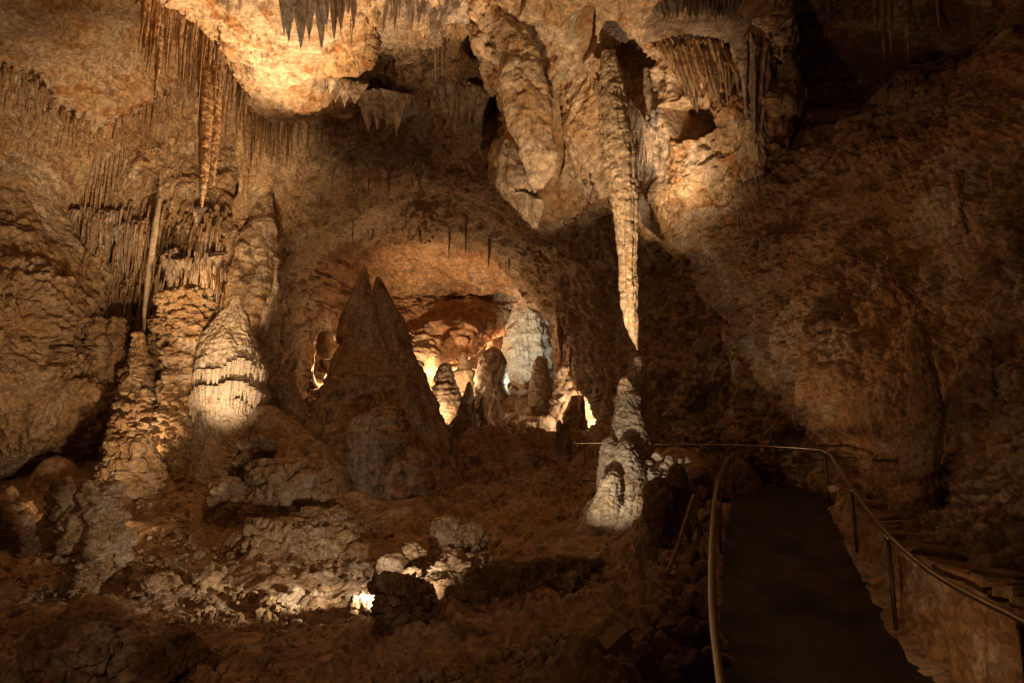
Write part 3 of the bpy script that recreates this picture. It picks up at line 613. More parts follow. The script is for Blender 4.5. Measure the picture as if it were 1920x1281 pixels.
for k, (tp, nt, lb) in enumerate([([(755, 40, 25, 60), (785, 30, 25, 150), (815, 34, 25, 180), (845, 44, 25, 120)], 7, "tall grey brown flow on the rock face above the arch, below the top edge draperies"),
        ([(812, 158, 27, 60), (850, 150, 27, 120), (885, 158, 27, 130), (915, 170, 27, 80)], 8, "tan ribbed flow left of the knobbly hanging column"),
        ([(585, 150, 27, 50), (620, 140, 27, 90), (655, 150, 27, 100), (680, 160, 27, 60)], 6, "low brown flow between the lit corner and the three pointed drapery"),
        ([(300, 585, 34, 40), (325, 580, 34, 80), (350, 590, 34, 60)], 6, "rough drip fringe behind the coral pillars")]):
    curtain("flowstone_drapery", tp, M_drape, lb, 0.5, 0.5, nt, seed=160 + k, disp=fl(0.3, 0.5, 0.2, 0.45), snap=0.12)
# rows of stalactites along the ceiling edges
row([(274, -20, 19.2, 90, 170), (320, 10, 20.5, 80, 180), (372, 46, 22, 60, 150)], 40, "slender tan stalactite in the bright row at the top left", "bright row of stalactites along the upper left ceiling edge", 1, (4, 9))
row([(378, 50, 22.4, 90, 200), (420, 105, 24, 100, 200), (462, 180, 26, 60, 130)], 46, "long slender stalactite in the dense bundle left of the lit ceiling", "dense bundle of long stalactites on the ceiling edge", 2, (4, 9))
row([(462, 200, 26.5, 60, 130), (500, 225, 28, 40, 120), (548, 246, 30, 30, 100)], 34, "thin stalactite in the row under the lit ceiling corner", "row of stalactites under the lit ceiling corner", 3, (3, 7))
for k, (pts, Y, lb) in enumerate([([(383, 120, 11), (386, 200, 12), (384, 280, 9), (381, 340, 6), (379, 388, 1)], 22.8, "longest stalactite of the dense bundle, dark and heavy"),
                                  ([(402, 120, 9), (404, 200, 10), (402, 280, 8), (401, 346, 1)], 23.4, "second longest stalactite of the dense bundle, rough and knobbly"),
                                  ([(466, 210, 6), (465, 260, 7), (462, 310, 5), (460, 375, 1)], 27, "long crusty stalactite at the right end of the dense bundle"),
                                  ([(274, -20, 8), (272, 30, 6), (270, 92, 1)], 19, "dark stalactite at the left end of the bright top row"),
                                  ([(302, 10, 6), (298, 80, 5), (290, 182, 1)], 20.2, "long leaning stalactite below the bright top row")]):
    st = lathe("stalactite", pts, Y, M_straw, fl(0.06, 0.2, 0.03, 0.15), ell=0.2); tag(st, lb, "stalactite")
row([(200, 254, 31.3, 30, 90), (260, 225, 31.6, 20, 80), (345, 163, 31.6, 20, 80), (385, 135, 30, 30, 90)], 44, "small dark stalactite in the arc that curves down to the left", "curved arc of dark stalactites in the upper left", 4, (3, 6))
row([(0, 132, 26.3, 10, 60), (70, 165, 27.5, 20, 60), (120, 222, 29.5, 20, 90), (190, 258, 31, 20, 80)], 40, "short stalactite in the hazy row at the far left", "hazy row of stalactites at the far left", 5, (3, 7))
row([(556, 238, 31, 15, 60), (620, 236, 31, 15, 70), (690, 215, 28.6, 15, 60)], 30, "fine dark stalactite between the lit corner and the three pointed drapery", "fine dark stalactites above the arch, left side", 6, (2, 5))
row([(600, 330, 36, 20, 90), (740, 300, 34, 20, 100), (880, 300, 31, 20, 80)], 22, "faint thin stalactite in the shadow over the arch", "faint stalactites in the shadow over the arch", 7, (2, 4), 22)
row([(640, 420, 43, 20, 70), (780, 432, 44, 10, 60), (900, 440, 43, 20, 60), (960, 490, 43.5, 20, 60)], 11, "dark stalactite fringing the lower lip of the arch", "dark stalactites on the lower lip of the arch", 8, (2, 5), 24)
row([(1040, 600, 42, 20, 80), (1065, 640, 42, 40, 110), (1085, 670, 41.5, 30, 80)], 12, "dark stalactite hanging in the narrow gap right of the great pale stalagmite", "dark stalactites in the gap right of the great pale stalagmite", 9, (3, 8), 5)
row([(1194, 250, 16.6, 20, 60), (1215, 290, 16.8, 20, 80), (1240, 300, 16.8, 15, 50)], 14, "tiny drip on the brightest ceiling patch", "tiny drips on the brightest ceiling patch", 10, (2, 4), 14)
row([(1095, 360, 20, 12, 30), (1120, 370, 19.6, 20, 50)], 4, "small grey stalactite under the ochre ceiling left of the great spear", "small grey stalactites left of the great spear", 11, (5, 9), 4, M_grey)

# past the stalactites one can count: the fine fringe of tiny ones over the whole ceiling, as one mass
def fine_mass():
    r = random.Random(77); vs, qs, ts = [], [], []; n8 = np.arange(6)
    zones = [([(560, 225), (900, 245), (930, 330), (600, 330)], 200, 8, 45, 3), ([(640, 0), (900, 0), (930, 200), (700, 200)], 130, 8, 45, 4), ([(0, 140), (200, 260), (380, 150), (380, 300), (150, 420), (0, 300)], 190, 8, 45, 3.5),
             ([(150, 390), (420, 400), (420, 590), (160, 590)], 420, 15, 120, 4.5), ([(1120, 0), (1360, 20), (1380, 120), (1240, 60)], 90, 8, 35, 4), ([(1400, 0), (1880, 0), (1700, 140), (1420, 180)], 60, 6, 28, 4), ([(1700, 260), (1880, 260), (1880, 620), (1700, 600)], 170, 5, 18, 4),
             ([(1400, 420), (1750, 420), (1700, 620), (1450, 600)], 110, 5, 15, 4), ([(1150, 540), (1380, 600), (1380, 850), (1150, 800)], 80, 12, 50, 4), ([(1370, 200), (1440, 220), (1440, 440), (1380, 420)], 60, 12, 60, 4), ([(1180, 240), (1260, 230), (1280, 330), (1200, 340)], 40, 8, 40, 3),
             ([(200, 258), (345, 165), (400, 110), (400, 145), (345, 200), (210, 290)], 130, 12, 70, 3.5), ([(0, 130), (120, 215), (200, 260), (200, 290), (110, 250), (0, 165)], 120, 12, 60, 3.5), ([(290, 250), (490, 250), (490, 400), (300, 400)], 70, 8, 60, 4), ([(165, 250), (240, 280), (240, 400), (165, 400)], 60, 20, 110, 5),
             ([(270, 0), (375, 50), (460, 185), (450, 215), (365, 80), (268, 30)], 220, 30, 170, 5), ([(465, 195), (545, 240), (545, 262), (465, 225)], 130, 20, 110, 4.5), ([(380, 20), (640, 0), (600, 200), (500, 180)], 40, 4, 14, 3), ([(0, 0), (250, 0), (330, 150), (200, 240), (60, 140), (0, 120)], 60, 4, 20, 3.5)]
    for poly, n, a, b, w in zones:
        xs = [p[0] for p in poly]; ys_ = [p[1] for p in poly]; k = 0
        for _ in range(n * 6):
            if k >= n: break
            px, py = r.uniform(min(xs), max(xs)), r.uniform(min(ys_), max(ys_))
            if poly_sd(poly, np.array([px]), np.array([py]))[0] < 0: continue
            if perlin(np.array([[px / 45, py / 45, 2.2]]))[0] < r.uniform(-0.5, 0.25): continue      # they grow in patches
            k += 1; Y = surfY(px, py)
            if Y > 1e5: continue
            if n == 420: Y -= r.uniform(0.1, 1.1)
            L = (a + (b - a) * r.random() ** 2) * Y / F; wd = 0.5 * w * r.uniform(0.5, 1.2) * Y / F; c = at(px, py, Y); o = len(vs); ph = r.random() * 6
            for t, f in ((-0.25, 1.5), (0.15, 1.0), (0.5, 0.7), (0.8, 0.4)):
                for m in range(6):
                    q = m * math.pi / 3 + ph; rr_ = wd * f * (0.8 + 0.4 * ((m * 7 + o) % 3) / 2); vs.append((c[0] + math.cos(q) * rr_, c[1] + math.sin(q) * rr_ + (0.1 * L if t < 0 else 0), c[2] - t * L))
            vs.append((c[0] + r.uniform(-.05, .05) * L, c[1], c[2] - L))
            for t in range(3):
                for m in range(6): qs.append((o + t * 6 + m, o + t * 6 + (m + 1) % 6, o + t * 6 + 6 + (m + 1) % 6, o + t * 6 + 6 + m))
            for m in range(6): ts.append((o + 18 + m, o + 18 + (m + 1) % 6, o + 24))
    tag(mesh_obj("fine_stalactites", vs, qs, M_straw, None, ts), "fine fringe of tiny stalactites and drips covering ceiling and walls", "stalactites", kind="stuff")
fine_mass()

# --- left group of columns and cones ---------------------------------------------------
cone = empty("stalagmite", V(440, 930, 29)); tag(cone, "big glowing flowstone cone with three frilled ledges, brightest thing on the left", "stalagmite")
def crel(o, root):      # keep world placement under a moved root
    o.location = o.location - root.location if o.parent is None else o.location; o.parent = root
    return o
def part_lathe(name, pts, Y, mat, disp, root, **kw):
    o = lathe(name, pts, Y, mat, disp, **kw); o.parent = root; o.location = o.location - root.location; return o
part_lathe("cone_body", [(441, 556, 4), (440, 566, 8), (438, 574, 10), (436, 584, 18), (434, 600, 28), (431, 612, 33), (430, 632, 41), (431, 660, 48), (431, 688, 56), (432, 698, 59), (431, 703, 47), (430, 714, 51), (432, 735, 58), (434, 741, 61), (432, 746, 46), (432, 756, 54), (433, 764, 58), (432, 770, 51), (436, 800, 58), (446, 850, 72), (452, 900, 92), (455, 950, 120)], 29.5, M_calc,
           mixd(ca(0.17, 2, 0.55), rk(0.20, 1.4)), cone, sm=1, wav=0.03, ell=0.14)
for k, (py, hw, n, lo, hi) in enumerate([(700, 57, 64, .3, .65), (741, 59, 80, .4, .9), (765, 55, 64, .3, .6)]):
    c = V(432, py, 29.5) - cone.location
    fringe("drip_fringe", c, (hw + 5) * 29.5 / F, n, lo, hi, M_calc, cone, seed=k + 3, wob=0.22)
part_lathe("flowstone_skirt", [(500, 770, 20), (515, 800, 44), (545, 850, 80), (575, 900, 105), (610, 960, 115), (640, 1010, 110)], 28.5, M_wall, mixd(rk(0.35, 2.5), rk(0.12, 0.7)), cone, squash=0.8)
st = lathe("column", [(356, 540, 14), (354, 550, 34), (352, 565, 40), (350, 580, 30), (352, 640, 36), (350, 700, 36), (348, 760, 37), (346, 800, 40), (344, 830, 52), (340, 870, 68), (338, 920, 85)], 30, M_coral,
           mixd(rk(0.4,1.3), ca(0.36, 3, 1.0), ca(0.8, 1, 0.25)), ell=0.2)
tag(st, "stout coral crusted column left of the glowing cone", "column")
st = lathe("column", [(263, 628, 7), (262, 660, 9), (260, 700, 12), (258, 740, 20), (255, 770, 28), (252, 800, 30), (250, 830, 36), (250, 850, 40)], 30, M_coral, mixd(rk(0.25,0.9), ca(0.32, 3, 1.0)), ell=0.25)
tag(st, "slender coral column directly under the long thin cream stalactite", "column")
st = lathe("column", [(318, 560, 10), (312, 600, 16), (308, 660, 20), (305, 720, 22), (300, 780, 24), (300, 850, 30)], 32, M_coral, mixd(rk(0.35,1.1), ca(0.36, 3, 1.0)), ell=0.3); tag(st, "dark coral crusted pillar between the slender and the stout columns", "column")
for k, (pts, Y, lb) in enumerate([([(276, 735, 4), (276, 755, 8), (275, 790, 9), (274, 830, 14)], 29.6, "short lit coral stub right of the slender coral column"), ([(236, 690, 4), (235, 720, 9), (234, 770, 12), (232, 830, 16)], 30.5, "short coral stub left of the slender coral column"),
        ([(395, 620, 8), (392, 660, 14), (388, 720, 16), (384, 790, 20), (382, 860, 24)], 31.6, "coral crusted pillar squeezed between the stout column and the glowing cone"), ([(183, 600, 10), (186, 650, 18), (184, 700, 14), (180, 760, 10)], 32.5, "ragged hanging mass under the leftmost tall drapery")]):
    st = lathe("column", pts, Y, M_coral, mixd(rk(0.25, 0.9), ca(0.32, 3, 1.0)), ell=0.3); tag(st, lb, "column")
st = lathe("column", [(222, 600, 8), (220, 650, 14), (218, 700, 15), (214, 740, 12), (212, 800, 20), (212, 860, 24)], 32.5, M_wall, mixd(rk(0.3, 1.0), pp(0.12, 0.3)), ell=0.3); tag(st, "shadowed ragged pillar at the left of the lit columns", "column")
st = lathe("flowstone_tower", [(462, 380, 4), (503, 322, 1), (501, 345, 4), (498, 380, 9), (492, 430, 20), (482, 500, 38), (474, 560, 46), (472, 640, 48), (474, 720, 50), (476, 800, 50)][1:], 35.3, M_wall, mixd(rk(0.4, 2.2), fl(0.15, 0.6), rk(0.1, 0.5)), ell=0.25)
tag(st, "tall brown pointed pillar behind the glowing cone", "pillar")
st = lathe("stalagmite", [(517, 505, 1), (517, 530, 2.5), (515, 545, 6), (508, 570, 9), (500, 600, 8), (492, 625, 4)], 33, M_calc, mixd(rk(0.15, 0.8)), ell=0.3); tag(st, "brightly lit thin cream spike on the rim of the dark pillar", "stalagmite")
st = lathe("column", [(250, 822, 22), (250, 840, 36), (247, 870, 38), (243, 900, 48), (240, 930, 56), (240, 965, 62)], 24, M_coral, mixd(rk(0.35, 1.1), ca(0.34, 3, 0.9)), ell=0.25); tag(st, "ragged grey brown stump below the slender coral column", "stump")
st = lathe("column", [(172, 908, 12), (166, 916, 38), (160, 935, 50), (160, 965, 53), (164, 1000, 49), (172, 1035, 38), (180, 1075, 28), (182, 1110, 30), (182, 1140, 40)], 13.2, M_coral, mixd(rk(0.18, 0.6), ca(0.28, 3, 0.9)), ell=0.2)
tag(st, "top heavy coral pillar standing in the left foreground", "pillar")
st = lathe("mound", [(105, 856, 6), (107, 864, 22), (107, 880, 34), (103, 900, 44), (98, 925, 60), (95, 945, 75)], 29, M_floor, mixd(rk(0.18, 1.5)), ell=0.12); tag(st, "smooth brown dome shaped mound on the far left floor", "mound")
st = lathe("mound", [(22, 912, 3), (22, 920, 10), (22, 940, 13), (22, 955, 15)], 24, M_floor, rk(0.1, 0.6), ell=0.12); tag(st, "little smooth brown knob in front of the dome shaped mound", "mound")
st = lathe("coral_boulder", [(28, 950, 16), (28, 958, 32), (26, 980, 42), (24, 1020, 48), (22, 1060, 50)], 16.5, M_dark, mixd(rk(0.25, 1.0), pp(0.15, 0.25)), ell=0.2); tag(st, "dark coral boulder cut by the left edge", "boulder")
for nm, pts, Y, m, d, lb in [
    ("coral_mound", [(530, 862, 8), (532, 868, 28), (540, 890, 46), (543, 920, 55), (543, 950, 56), (545, 990, 72), (548, 1020, 85)], 20.5, M_coral, mixd(rk(0.4, 1.1), ca(0.4, 3, 0.9)), "largest coral block, square topped and lit from the lower right"),
    ("coral_mound", [(431, 896, 3), (430, 905, 12), (428, 925, 22), (428, 960, 24), (430, 1000, 32)], 20, M_coral, mixd(rk(0.2, 0.6), ca(0.32, 3, 0.95)), "small dark coral knob left of the largest coral block"),
    ("coral_mound", [(477, 826, 9), (475, 834, 20), (474, 870, 23), (472, 920, 26), (470, 980, 34)], 22, M_dark, mixd(rk(0.25, 0.8), ca(0.4, 3, 0.9)), "black coral pillar rising behind the largest coral block"),
    ("coral_mound", [(600, 958, 10), (602, 966, 34), (606, 990, 44), (610, 1020, 56), (612, 1060, 66)], 18.5, M_coral, mixd(rk(0.3, 0.9), ca(0.36, 3, 0.9)), "pinkish coral ledge at the right foot of the largest coral block"),
    ("coral_mound", [(540, 985, 30), (545, 995, 70), (552, 1030, 98), (556, 1070, 105), (560, 1105, 100)], 17.2, M_coral, mixd(rk(0.4, 1.1), ca(0.36, 3, 0.9)), "broad low coral apron spreading below the largest coral block"),
    ("coral_mound", [(372, 1078, 8), (374, 1085, 22), (372, 1110, 34), (370, 1145, 44)], 13.3, M_coral, mixd(rk(0.15, 0.5), ca(0.24, 3, 1.0)), "low coral clump in the sandy hollow of the left foreground"),
    ("coral_mound", [(294, 1085, 8), (296, 1092, 20), (298, 1115, 30), (300, 1145, 38)], 13, M_coral, mixd(rk(0.15, 0.5), ca(0.24, 3, 0.95)), "coral clump between the top heavy pillar and the sandy hollow"),
    ("coral_mound", [(530, 1118, 8), (528, 1124, 22), (526, 1140, 30), (524, 1165, 34)], 12.3, M_coral, mixd(rk(0.1, 0.4), ca(0.2, 3, 0.95)), "coral clump touching the small smooth egg shaped boulder"),
    ("smooth_boulder", [(553, 1096, 4), (553, 1100, 11), (554, 1112, 16), (555, 1128, 16), (555, 1142, 12)], 12.6, M_coral, rk(0.03, 0.3), "small smooth egg shaped boulder, the upper one"),
    ("smooth_boulder", [(609, 1156, 5), (609, 1160, 13), (611, 1174, 20), (613, 1192, 22), (613, 1206, 18)], 10.8, M_coral, mixd(rk(0.09, 0.3), ca(0.08, 2, 0.7)), "brighter egg shaped boulder beside the lit patch of coral"),
    ("coral_mound", [(655, 1142, 8), (655, 1148, 20), (655, 1165, 30), (655, 1190, 36)], 11, M_coral, mixd(rk(0.12, 0.4), ca(0.2, 3, 1.0)), "bright coral clump just left of the dark flat topped stump"),
    ("coral_mound", [(695, 1126, 8), (696, 1132, 20), (698, 1150, 26), (698, 1180, 30)], 10.6, M_coral, mixd(rk(0.12, 0.4), ca(0.2, 3, 1.0)), "glaring coral clump pressed against the dark flat topped stump"),
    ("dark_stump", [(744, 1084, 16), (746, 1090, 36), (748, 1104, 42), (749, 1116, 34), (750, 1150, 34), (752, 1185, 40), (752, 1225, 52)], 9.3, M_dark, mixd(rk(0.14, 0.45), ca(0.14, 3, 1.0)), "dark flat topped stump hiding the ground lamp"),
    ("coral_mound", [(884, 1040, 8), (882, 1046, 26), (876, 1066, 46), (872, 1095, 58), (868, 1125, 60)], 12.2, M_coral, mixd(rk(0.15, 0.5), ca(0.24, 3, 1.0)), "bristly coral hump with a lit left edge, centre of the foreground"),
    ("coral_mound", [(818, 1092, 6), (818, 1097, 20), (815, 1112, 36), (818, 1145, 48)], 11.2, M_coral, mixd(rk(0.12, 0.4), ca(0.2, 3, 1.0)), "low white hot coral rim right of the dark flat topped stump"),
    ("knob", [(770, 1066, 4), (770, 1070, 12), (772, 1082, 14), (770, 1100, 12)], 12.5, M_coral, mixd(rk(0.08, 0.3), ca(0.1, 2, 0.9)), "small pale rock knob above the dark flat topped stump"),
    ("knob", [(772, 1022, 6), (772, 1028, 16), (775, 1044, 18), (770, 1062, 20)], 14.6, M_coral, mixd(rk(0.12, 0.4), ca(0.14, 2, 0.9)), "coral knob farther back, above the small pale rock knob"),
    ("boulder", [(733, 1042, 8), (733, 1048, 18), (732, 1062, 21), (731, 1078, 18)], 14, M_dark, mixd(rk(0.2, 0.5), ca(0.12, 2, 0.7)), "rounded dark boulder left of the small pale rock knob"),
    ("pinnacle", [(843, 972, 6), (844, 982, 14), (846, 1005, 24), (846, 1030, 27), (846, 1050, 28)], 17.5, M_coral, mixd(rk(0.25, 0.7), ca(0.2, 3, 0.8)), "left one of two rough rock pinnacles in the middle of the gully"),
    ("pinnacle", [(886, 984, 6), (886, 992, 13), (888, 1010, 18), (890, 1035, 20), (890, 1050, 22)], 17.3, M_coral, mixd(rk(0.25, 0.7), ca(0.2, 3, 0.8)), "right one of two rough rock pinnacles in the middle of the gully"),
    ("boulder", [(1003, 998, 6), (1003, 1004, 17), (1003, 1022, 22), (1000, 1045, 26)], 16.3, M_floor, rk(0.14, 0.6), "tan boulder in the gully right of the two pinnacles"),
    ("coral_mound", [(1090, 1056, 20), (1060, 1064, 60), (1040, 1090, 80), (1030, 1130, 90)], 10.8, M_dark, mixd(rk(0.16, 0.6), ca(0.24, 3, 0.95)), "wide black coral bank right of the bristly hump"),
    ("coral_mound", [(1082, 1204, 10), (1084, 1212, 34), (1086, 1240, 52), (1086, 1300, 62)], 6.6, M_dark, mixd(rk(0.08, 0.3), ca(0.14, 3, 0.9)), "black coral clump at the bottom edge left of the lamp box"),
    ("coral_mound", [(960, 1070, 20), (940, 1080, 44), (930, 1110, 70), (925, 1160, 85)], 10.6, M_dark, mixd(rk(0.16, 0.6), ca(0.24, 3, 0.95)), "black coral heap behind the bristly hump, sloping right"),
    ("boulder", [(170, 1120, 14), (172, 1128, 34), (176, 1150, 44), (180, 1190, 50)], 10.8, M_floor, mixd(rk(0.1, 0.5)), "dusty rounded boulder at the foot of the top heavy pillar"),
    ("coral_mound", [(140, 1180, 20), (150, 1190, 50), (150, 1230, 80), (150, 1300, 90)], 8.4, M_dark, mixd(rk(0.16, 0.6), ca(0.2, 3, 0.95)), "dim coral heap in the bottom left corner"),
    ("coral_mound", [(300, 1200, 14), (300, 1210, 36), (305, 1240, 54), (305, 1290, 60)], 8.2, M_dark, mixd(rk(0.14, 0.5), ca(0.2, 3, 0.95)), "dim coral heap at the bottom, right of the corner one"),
    ]:
    st = lathe(nm, pts, Y, m, d, ell=0.22); tag(st, lb, {"coral_mound": "coral mound", "smooth_boulder": "boulder", "dark_stump": "stump"}.get(nm, nm))

# fluted cone in mid distance and its corals
sh = lathe("fluted_cone", [(690, 778, 8), (688, 786, 22), (684, 806, 26), (683, 812, 31), (684, 840, 33), (684, 862, 35), (686, 868, 31), (691, 910, 29), (697, 950, 20), (701, 985, 10), (703, 1012, 4)], 27, M_grey, mixd(fl(0.12, 0.3, 0.05, 0.4), pp(0.05, 0.2)), sm=1, wav=0.02, ell=0.15)
tag(sh, "pale fluted rock tapering downwards in front of the dark twin cone", "flowstone")
for pts, lb in [([(722, 762, 5), (722, 775, 13), (724, 800, 20), (726, 850, 22), (724, 900, 26), (724, 960, 34)], "grey coral column attached right of the pale fluted rock"),
                ([(765, 838, 4), (765, 850, 12), (764, 870, 17), (764, 910, 24), (764, 980, 40)], "smaller grey coral column right of the attached one"),
                ([(745, 830, 3), (745, 842, 8), (744, 870, 14), (744, 930, 26)], "thin dark coral spur between the two grey coral columns")]:
    st = lathe("coral_column", pts, 27.5, M_coral if lb[0] != 't' else M_dark, mixd(ca(0.55, 3, 0.9), rk(0.2, 0.9)), ell=0.25); tag(st, lb, "coral column")

# dark twin cone
st = lathe("stalagmite", [(684, 506, 4), (683, 518, 9), (680, 545, 17), (676, 580, 27), (675, 620, 37), (676, 634, 41), (678, 642, 38), (683, 680, 56), (689, 740, 84), (694, 800, 112), (700, 850, 132), (706, 900, 160), (712, 960, 190)], 35, M_wall, mixd(rk(0.35, 2.6), rk(0.12, 0.8), fl(0.20, 0.6, 0, .3, 6), lambda P: 0.12 * ridged(P * np.array([1, 1, 2.2], f32), 2.0, 3) - 0.12), sm=1, wav=0.03, ell=0.08)
tag(st, "giant dark cone shaped stalagmite, left and taller of the twin peaks", "stalagmite")
st = lathe("stalagmite", [(709, 520, 3), (711, 532, 8), (718, 560, 15), (727, 600, 25), (733, 660, 36), (742, 720, 52), (750, 790, 74), (754, 850, 92), (758, 920, 118)], 36, M_wall, mixd(rk(0.35, 2.0), rk(0.12, 0.7), fl(0.25, 0.5, 0, .3, 6)), ell=0.1)
tag(st, "dark shorter twin peak joined to the right flank of the giant cone", "stalagmite")
st = lathe("rock_slab", [(510, 690, 8), (520, 705, 20), (530, 725, 26), (540, 750, 24), (548, 780, 26), (550, 830, 40)], 35, M_wall, mixd(rk(0.35, 1.4)), ell=0.3); tag(st, "brown rock slab in the dark gap right of the glowing cone", "rock")

# --- far chamber ---------------------------------------------------------------------------
FAR = [
 ("great pale greenish stalagmite with stacked ledges in the far chamber", 62, M_calc, [(974, 532, 4), (974, 545, 10), (976, 562, 12), (976, 568, 9), (984, 572, 20), (988, 590, 30), (990, 615, 36), (990, 636, 40), (988, 640, 36), (988, 660, 42), (988, 688, 46), (988, 692, 41), (988, 730, 48), (988, 780, 60)], mixd(fl(0.35, 0.7, 0.2, 0.8, 6), rk(0.25, 2)), 1),
 ("rounded grey brown stalagmite left of the great pale one", 53, M_grey, [(926, 654, 6), (926, 662, 16), (925, 680, 25), (922, 705, 31), (921, 714, 33), (919, 720, 30), (914, 760, 44), (912, 800, 58)], mixd(rk(0.3, 2), rk(0.1, 0.6)), 1),
 ("small ribbed stalagmite with orange foot in front of the great pale one", 50, M_calc, [(1013, 670, 4), (1013, 678, 9), (1013, 700, 13), (1013, 730, 18), (1013, 736, 20), (1014, 755, 20), (1016, 790, 26)], mixd(fl(0.2, 0.5, 0.1, 0.5, 0.5)), 2),
 ("dark cone stalagmite, leftmost beside the giant cone", 55, M_wall, [(812, 660, 3), (812, 668, 8), (811, 685, 15), (806, 710, 26), (800, 750, 42), (798, 800, 50)], rk(0.3, 1.5), 2),
 ("layered stalagmite glowing at its foot, second from the giant cone", 50, M_grey, [(834, 682, 4), (834, 688, 9), (833, 710, 14), (834, 730, 18), (838, 750, 26), (842, 770, 36), (845, 800, 46)], mixd(rk(0.22, 1.2), lambda P: 0.2 * ridged(P * np.array([1, 1, 3], f32), 1.5, 3)), 2),
 ("small pointed stalagmite on a flat ledge in the far chamber", 58, M_calc, [(869, 661, 3), (869, 668, 7), (869, 685, 11), (870, 694, 13), (870, 700, 30), (868, 720, 34), (866, 760, 40)], rk(0.2, 1.2), 1),
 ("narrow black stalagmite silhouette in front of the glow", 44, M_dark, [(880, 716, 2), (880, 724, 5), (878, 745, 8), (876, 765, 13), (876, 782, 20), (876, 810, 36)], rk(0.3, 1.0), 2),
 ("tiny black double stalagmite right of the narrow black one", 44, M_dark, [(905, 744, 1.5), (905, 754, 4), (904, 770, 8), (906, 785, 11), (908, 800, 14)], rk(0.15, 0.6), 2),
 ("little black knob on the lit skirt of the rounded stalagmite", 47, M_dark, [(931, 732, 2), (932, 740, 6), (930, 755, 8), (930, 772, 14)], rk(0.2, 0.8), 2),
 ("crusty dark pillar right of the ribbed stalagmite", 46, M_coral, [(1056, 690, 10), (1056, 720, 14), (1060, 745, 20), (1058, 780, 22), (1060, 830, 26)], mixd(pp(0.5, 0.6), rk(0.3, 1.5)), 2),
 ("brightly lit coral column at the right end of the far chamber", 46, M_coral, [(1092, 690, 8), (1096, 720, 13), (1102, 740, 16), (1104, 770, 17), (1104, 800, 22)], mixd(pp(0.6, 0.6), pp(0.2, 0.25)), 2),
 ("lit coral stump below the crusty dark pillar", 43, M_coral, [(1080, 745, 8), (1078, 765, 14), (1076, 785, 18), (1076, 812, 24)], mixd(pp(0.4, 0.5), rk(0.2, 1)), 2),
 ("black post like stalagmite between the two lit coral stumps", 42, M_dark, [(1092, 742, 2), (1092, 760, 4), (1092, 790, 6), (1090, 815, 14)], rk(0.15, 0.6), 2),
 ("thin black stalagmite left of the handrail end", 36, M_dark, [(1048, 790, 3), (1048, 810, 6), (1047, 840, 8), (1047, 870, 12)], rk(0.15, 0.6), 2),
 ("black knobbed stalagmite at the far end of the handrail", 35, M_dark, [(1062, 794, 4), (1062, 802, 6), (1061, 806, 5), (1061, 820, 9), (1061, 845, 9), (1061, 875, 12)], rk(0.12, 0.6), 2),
 ("orange lit rock spur beside the bright nook of the far chamber", 70, M_ceil, [(928, 628, 2), (930, 638, 8), (928, 655, 13), (924, 680, 18)], rk(0.5, 1.5), 2),
 ("pale banded column seen in the small gap left of the giant cone", 56, M_calc, [(577, 632, 9), (577, 660, 10), (576, 690, 8), (578, 720, 12), (580, 760, 20)], mixd(rk(0.3, 1.0), fl(0.1, 0.5)), 2),
 ("lit ochre block in the small gap left of the giant cone", 52, M_ceil, [(612, 625, 10), (613, 640, 16), (614, 660, 15), (616, 672, 9)], rk(0.4, 1.5), 2),
]
for lb, Y, m, pts, d, sm in FAR:
    st = lathe("stalagmite" if "column" not in lb and "block" not in lb and "spur" not in lb else ("column" if "column" in lb else "rock"), pts, Y, m, d, sm=sm, wav=0.015, ell=0.14)
    tag(st, lb, "stalagmite" if st.name.startswith("stalag") else ("column" if "column" in lb else "rock"))
for k, (x0, y0, x1, L, Y) in enumerate([(1062, 690, 1100, 80, 47), (1086, 700, 1112, 60, 46), (1040, 600, 1060, 80, 50)]):
    curtain("flowstone_drapery", [(x0, y0 - 60, Y, L * .8), ((x0 + x1) / 2, y0 - 60, Y, L * 1.3), (x1, y0 - 50, Y, L)], M_drape, ["orange brown drapery in the gap right of the great pale stalagmite", "lit drapery fringe above the bright coral column", "shadowed drapery beside the top of the great pale stalagmite"][k], 0.6, 0.5, 6, seed=80 + k)

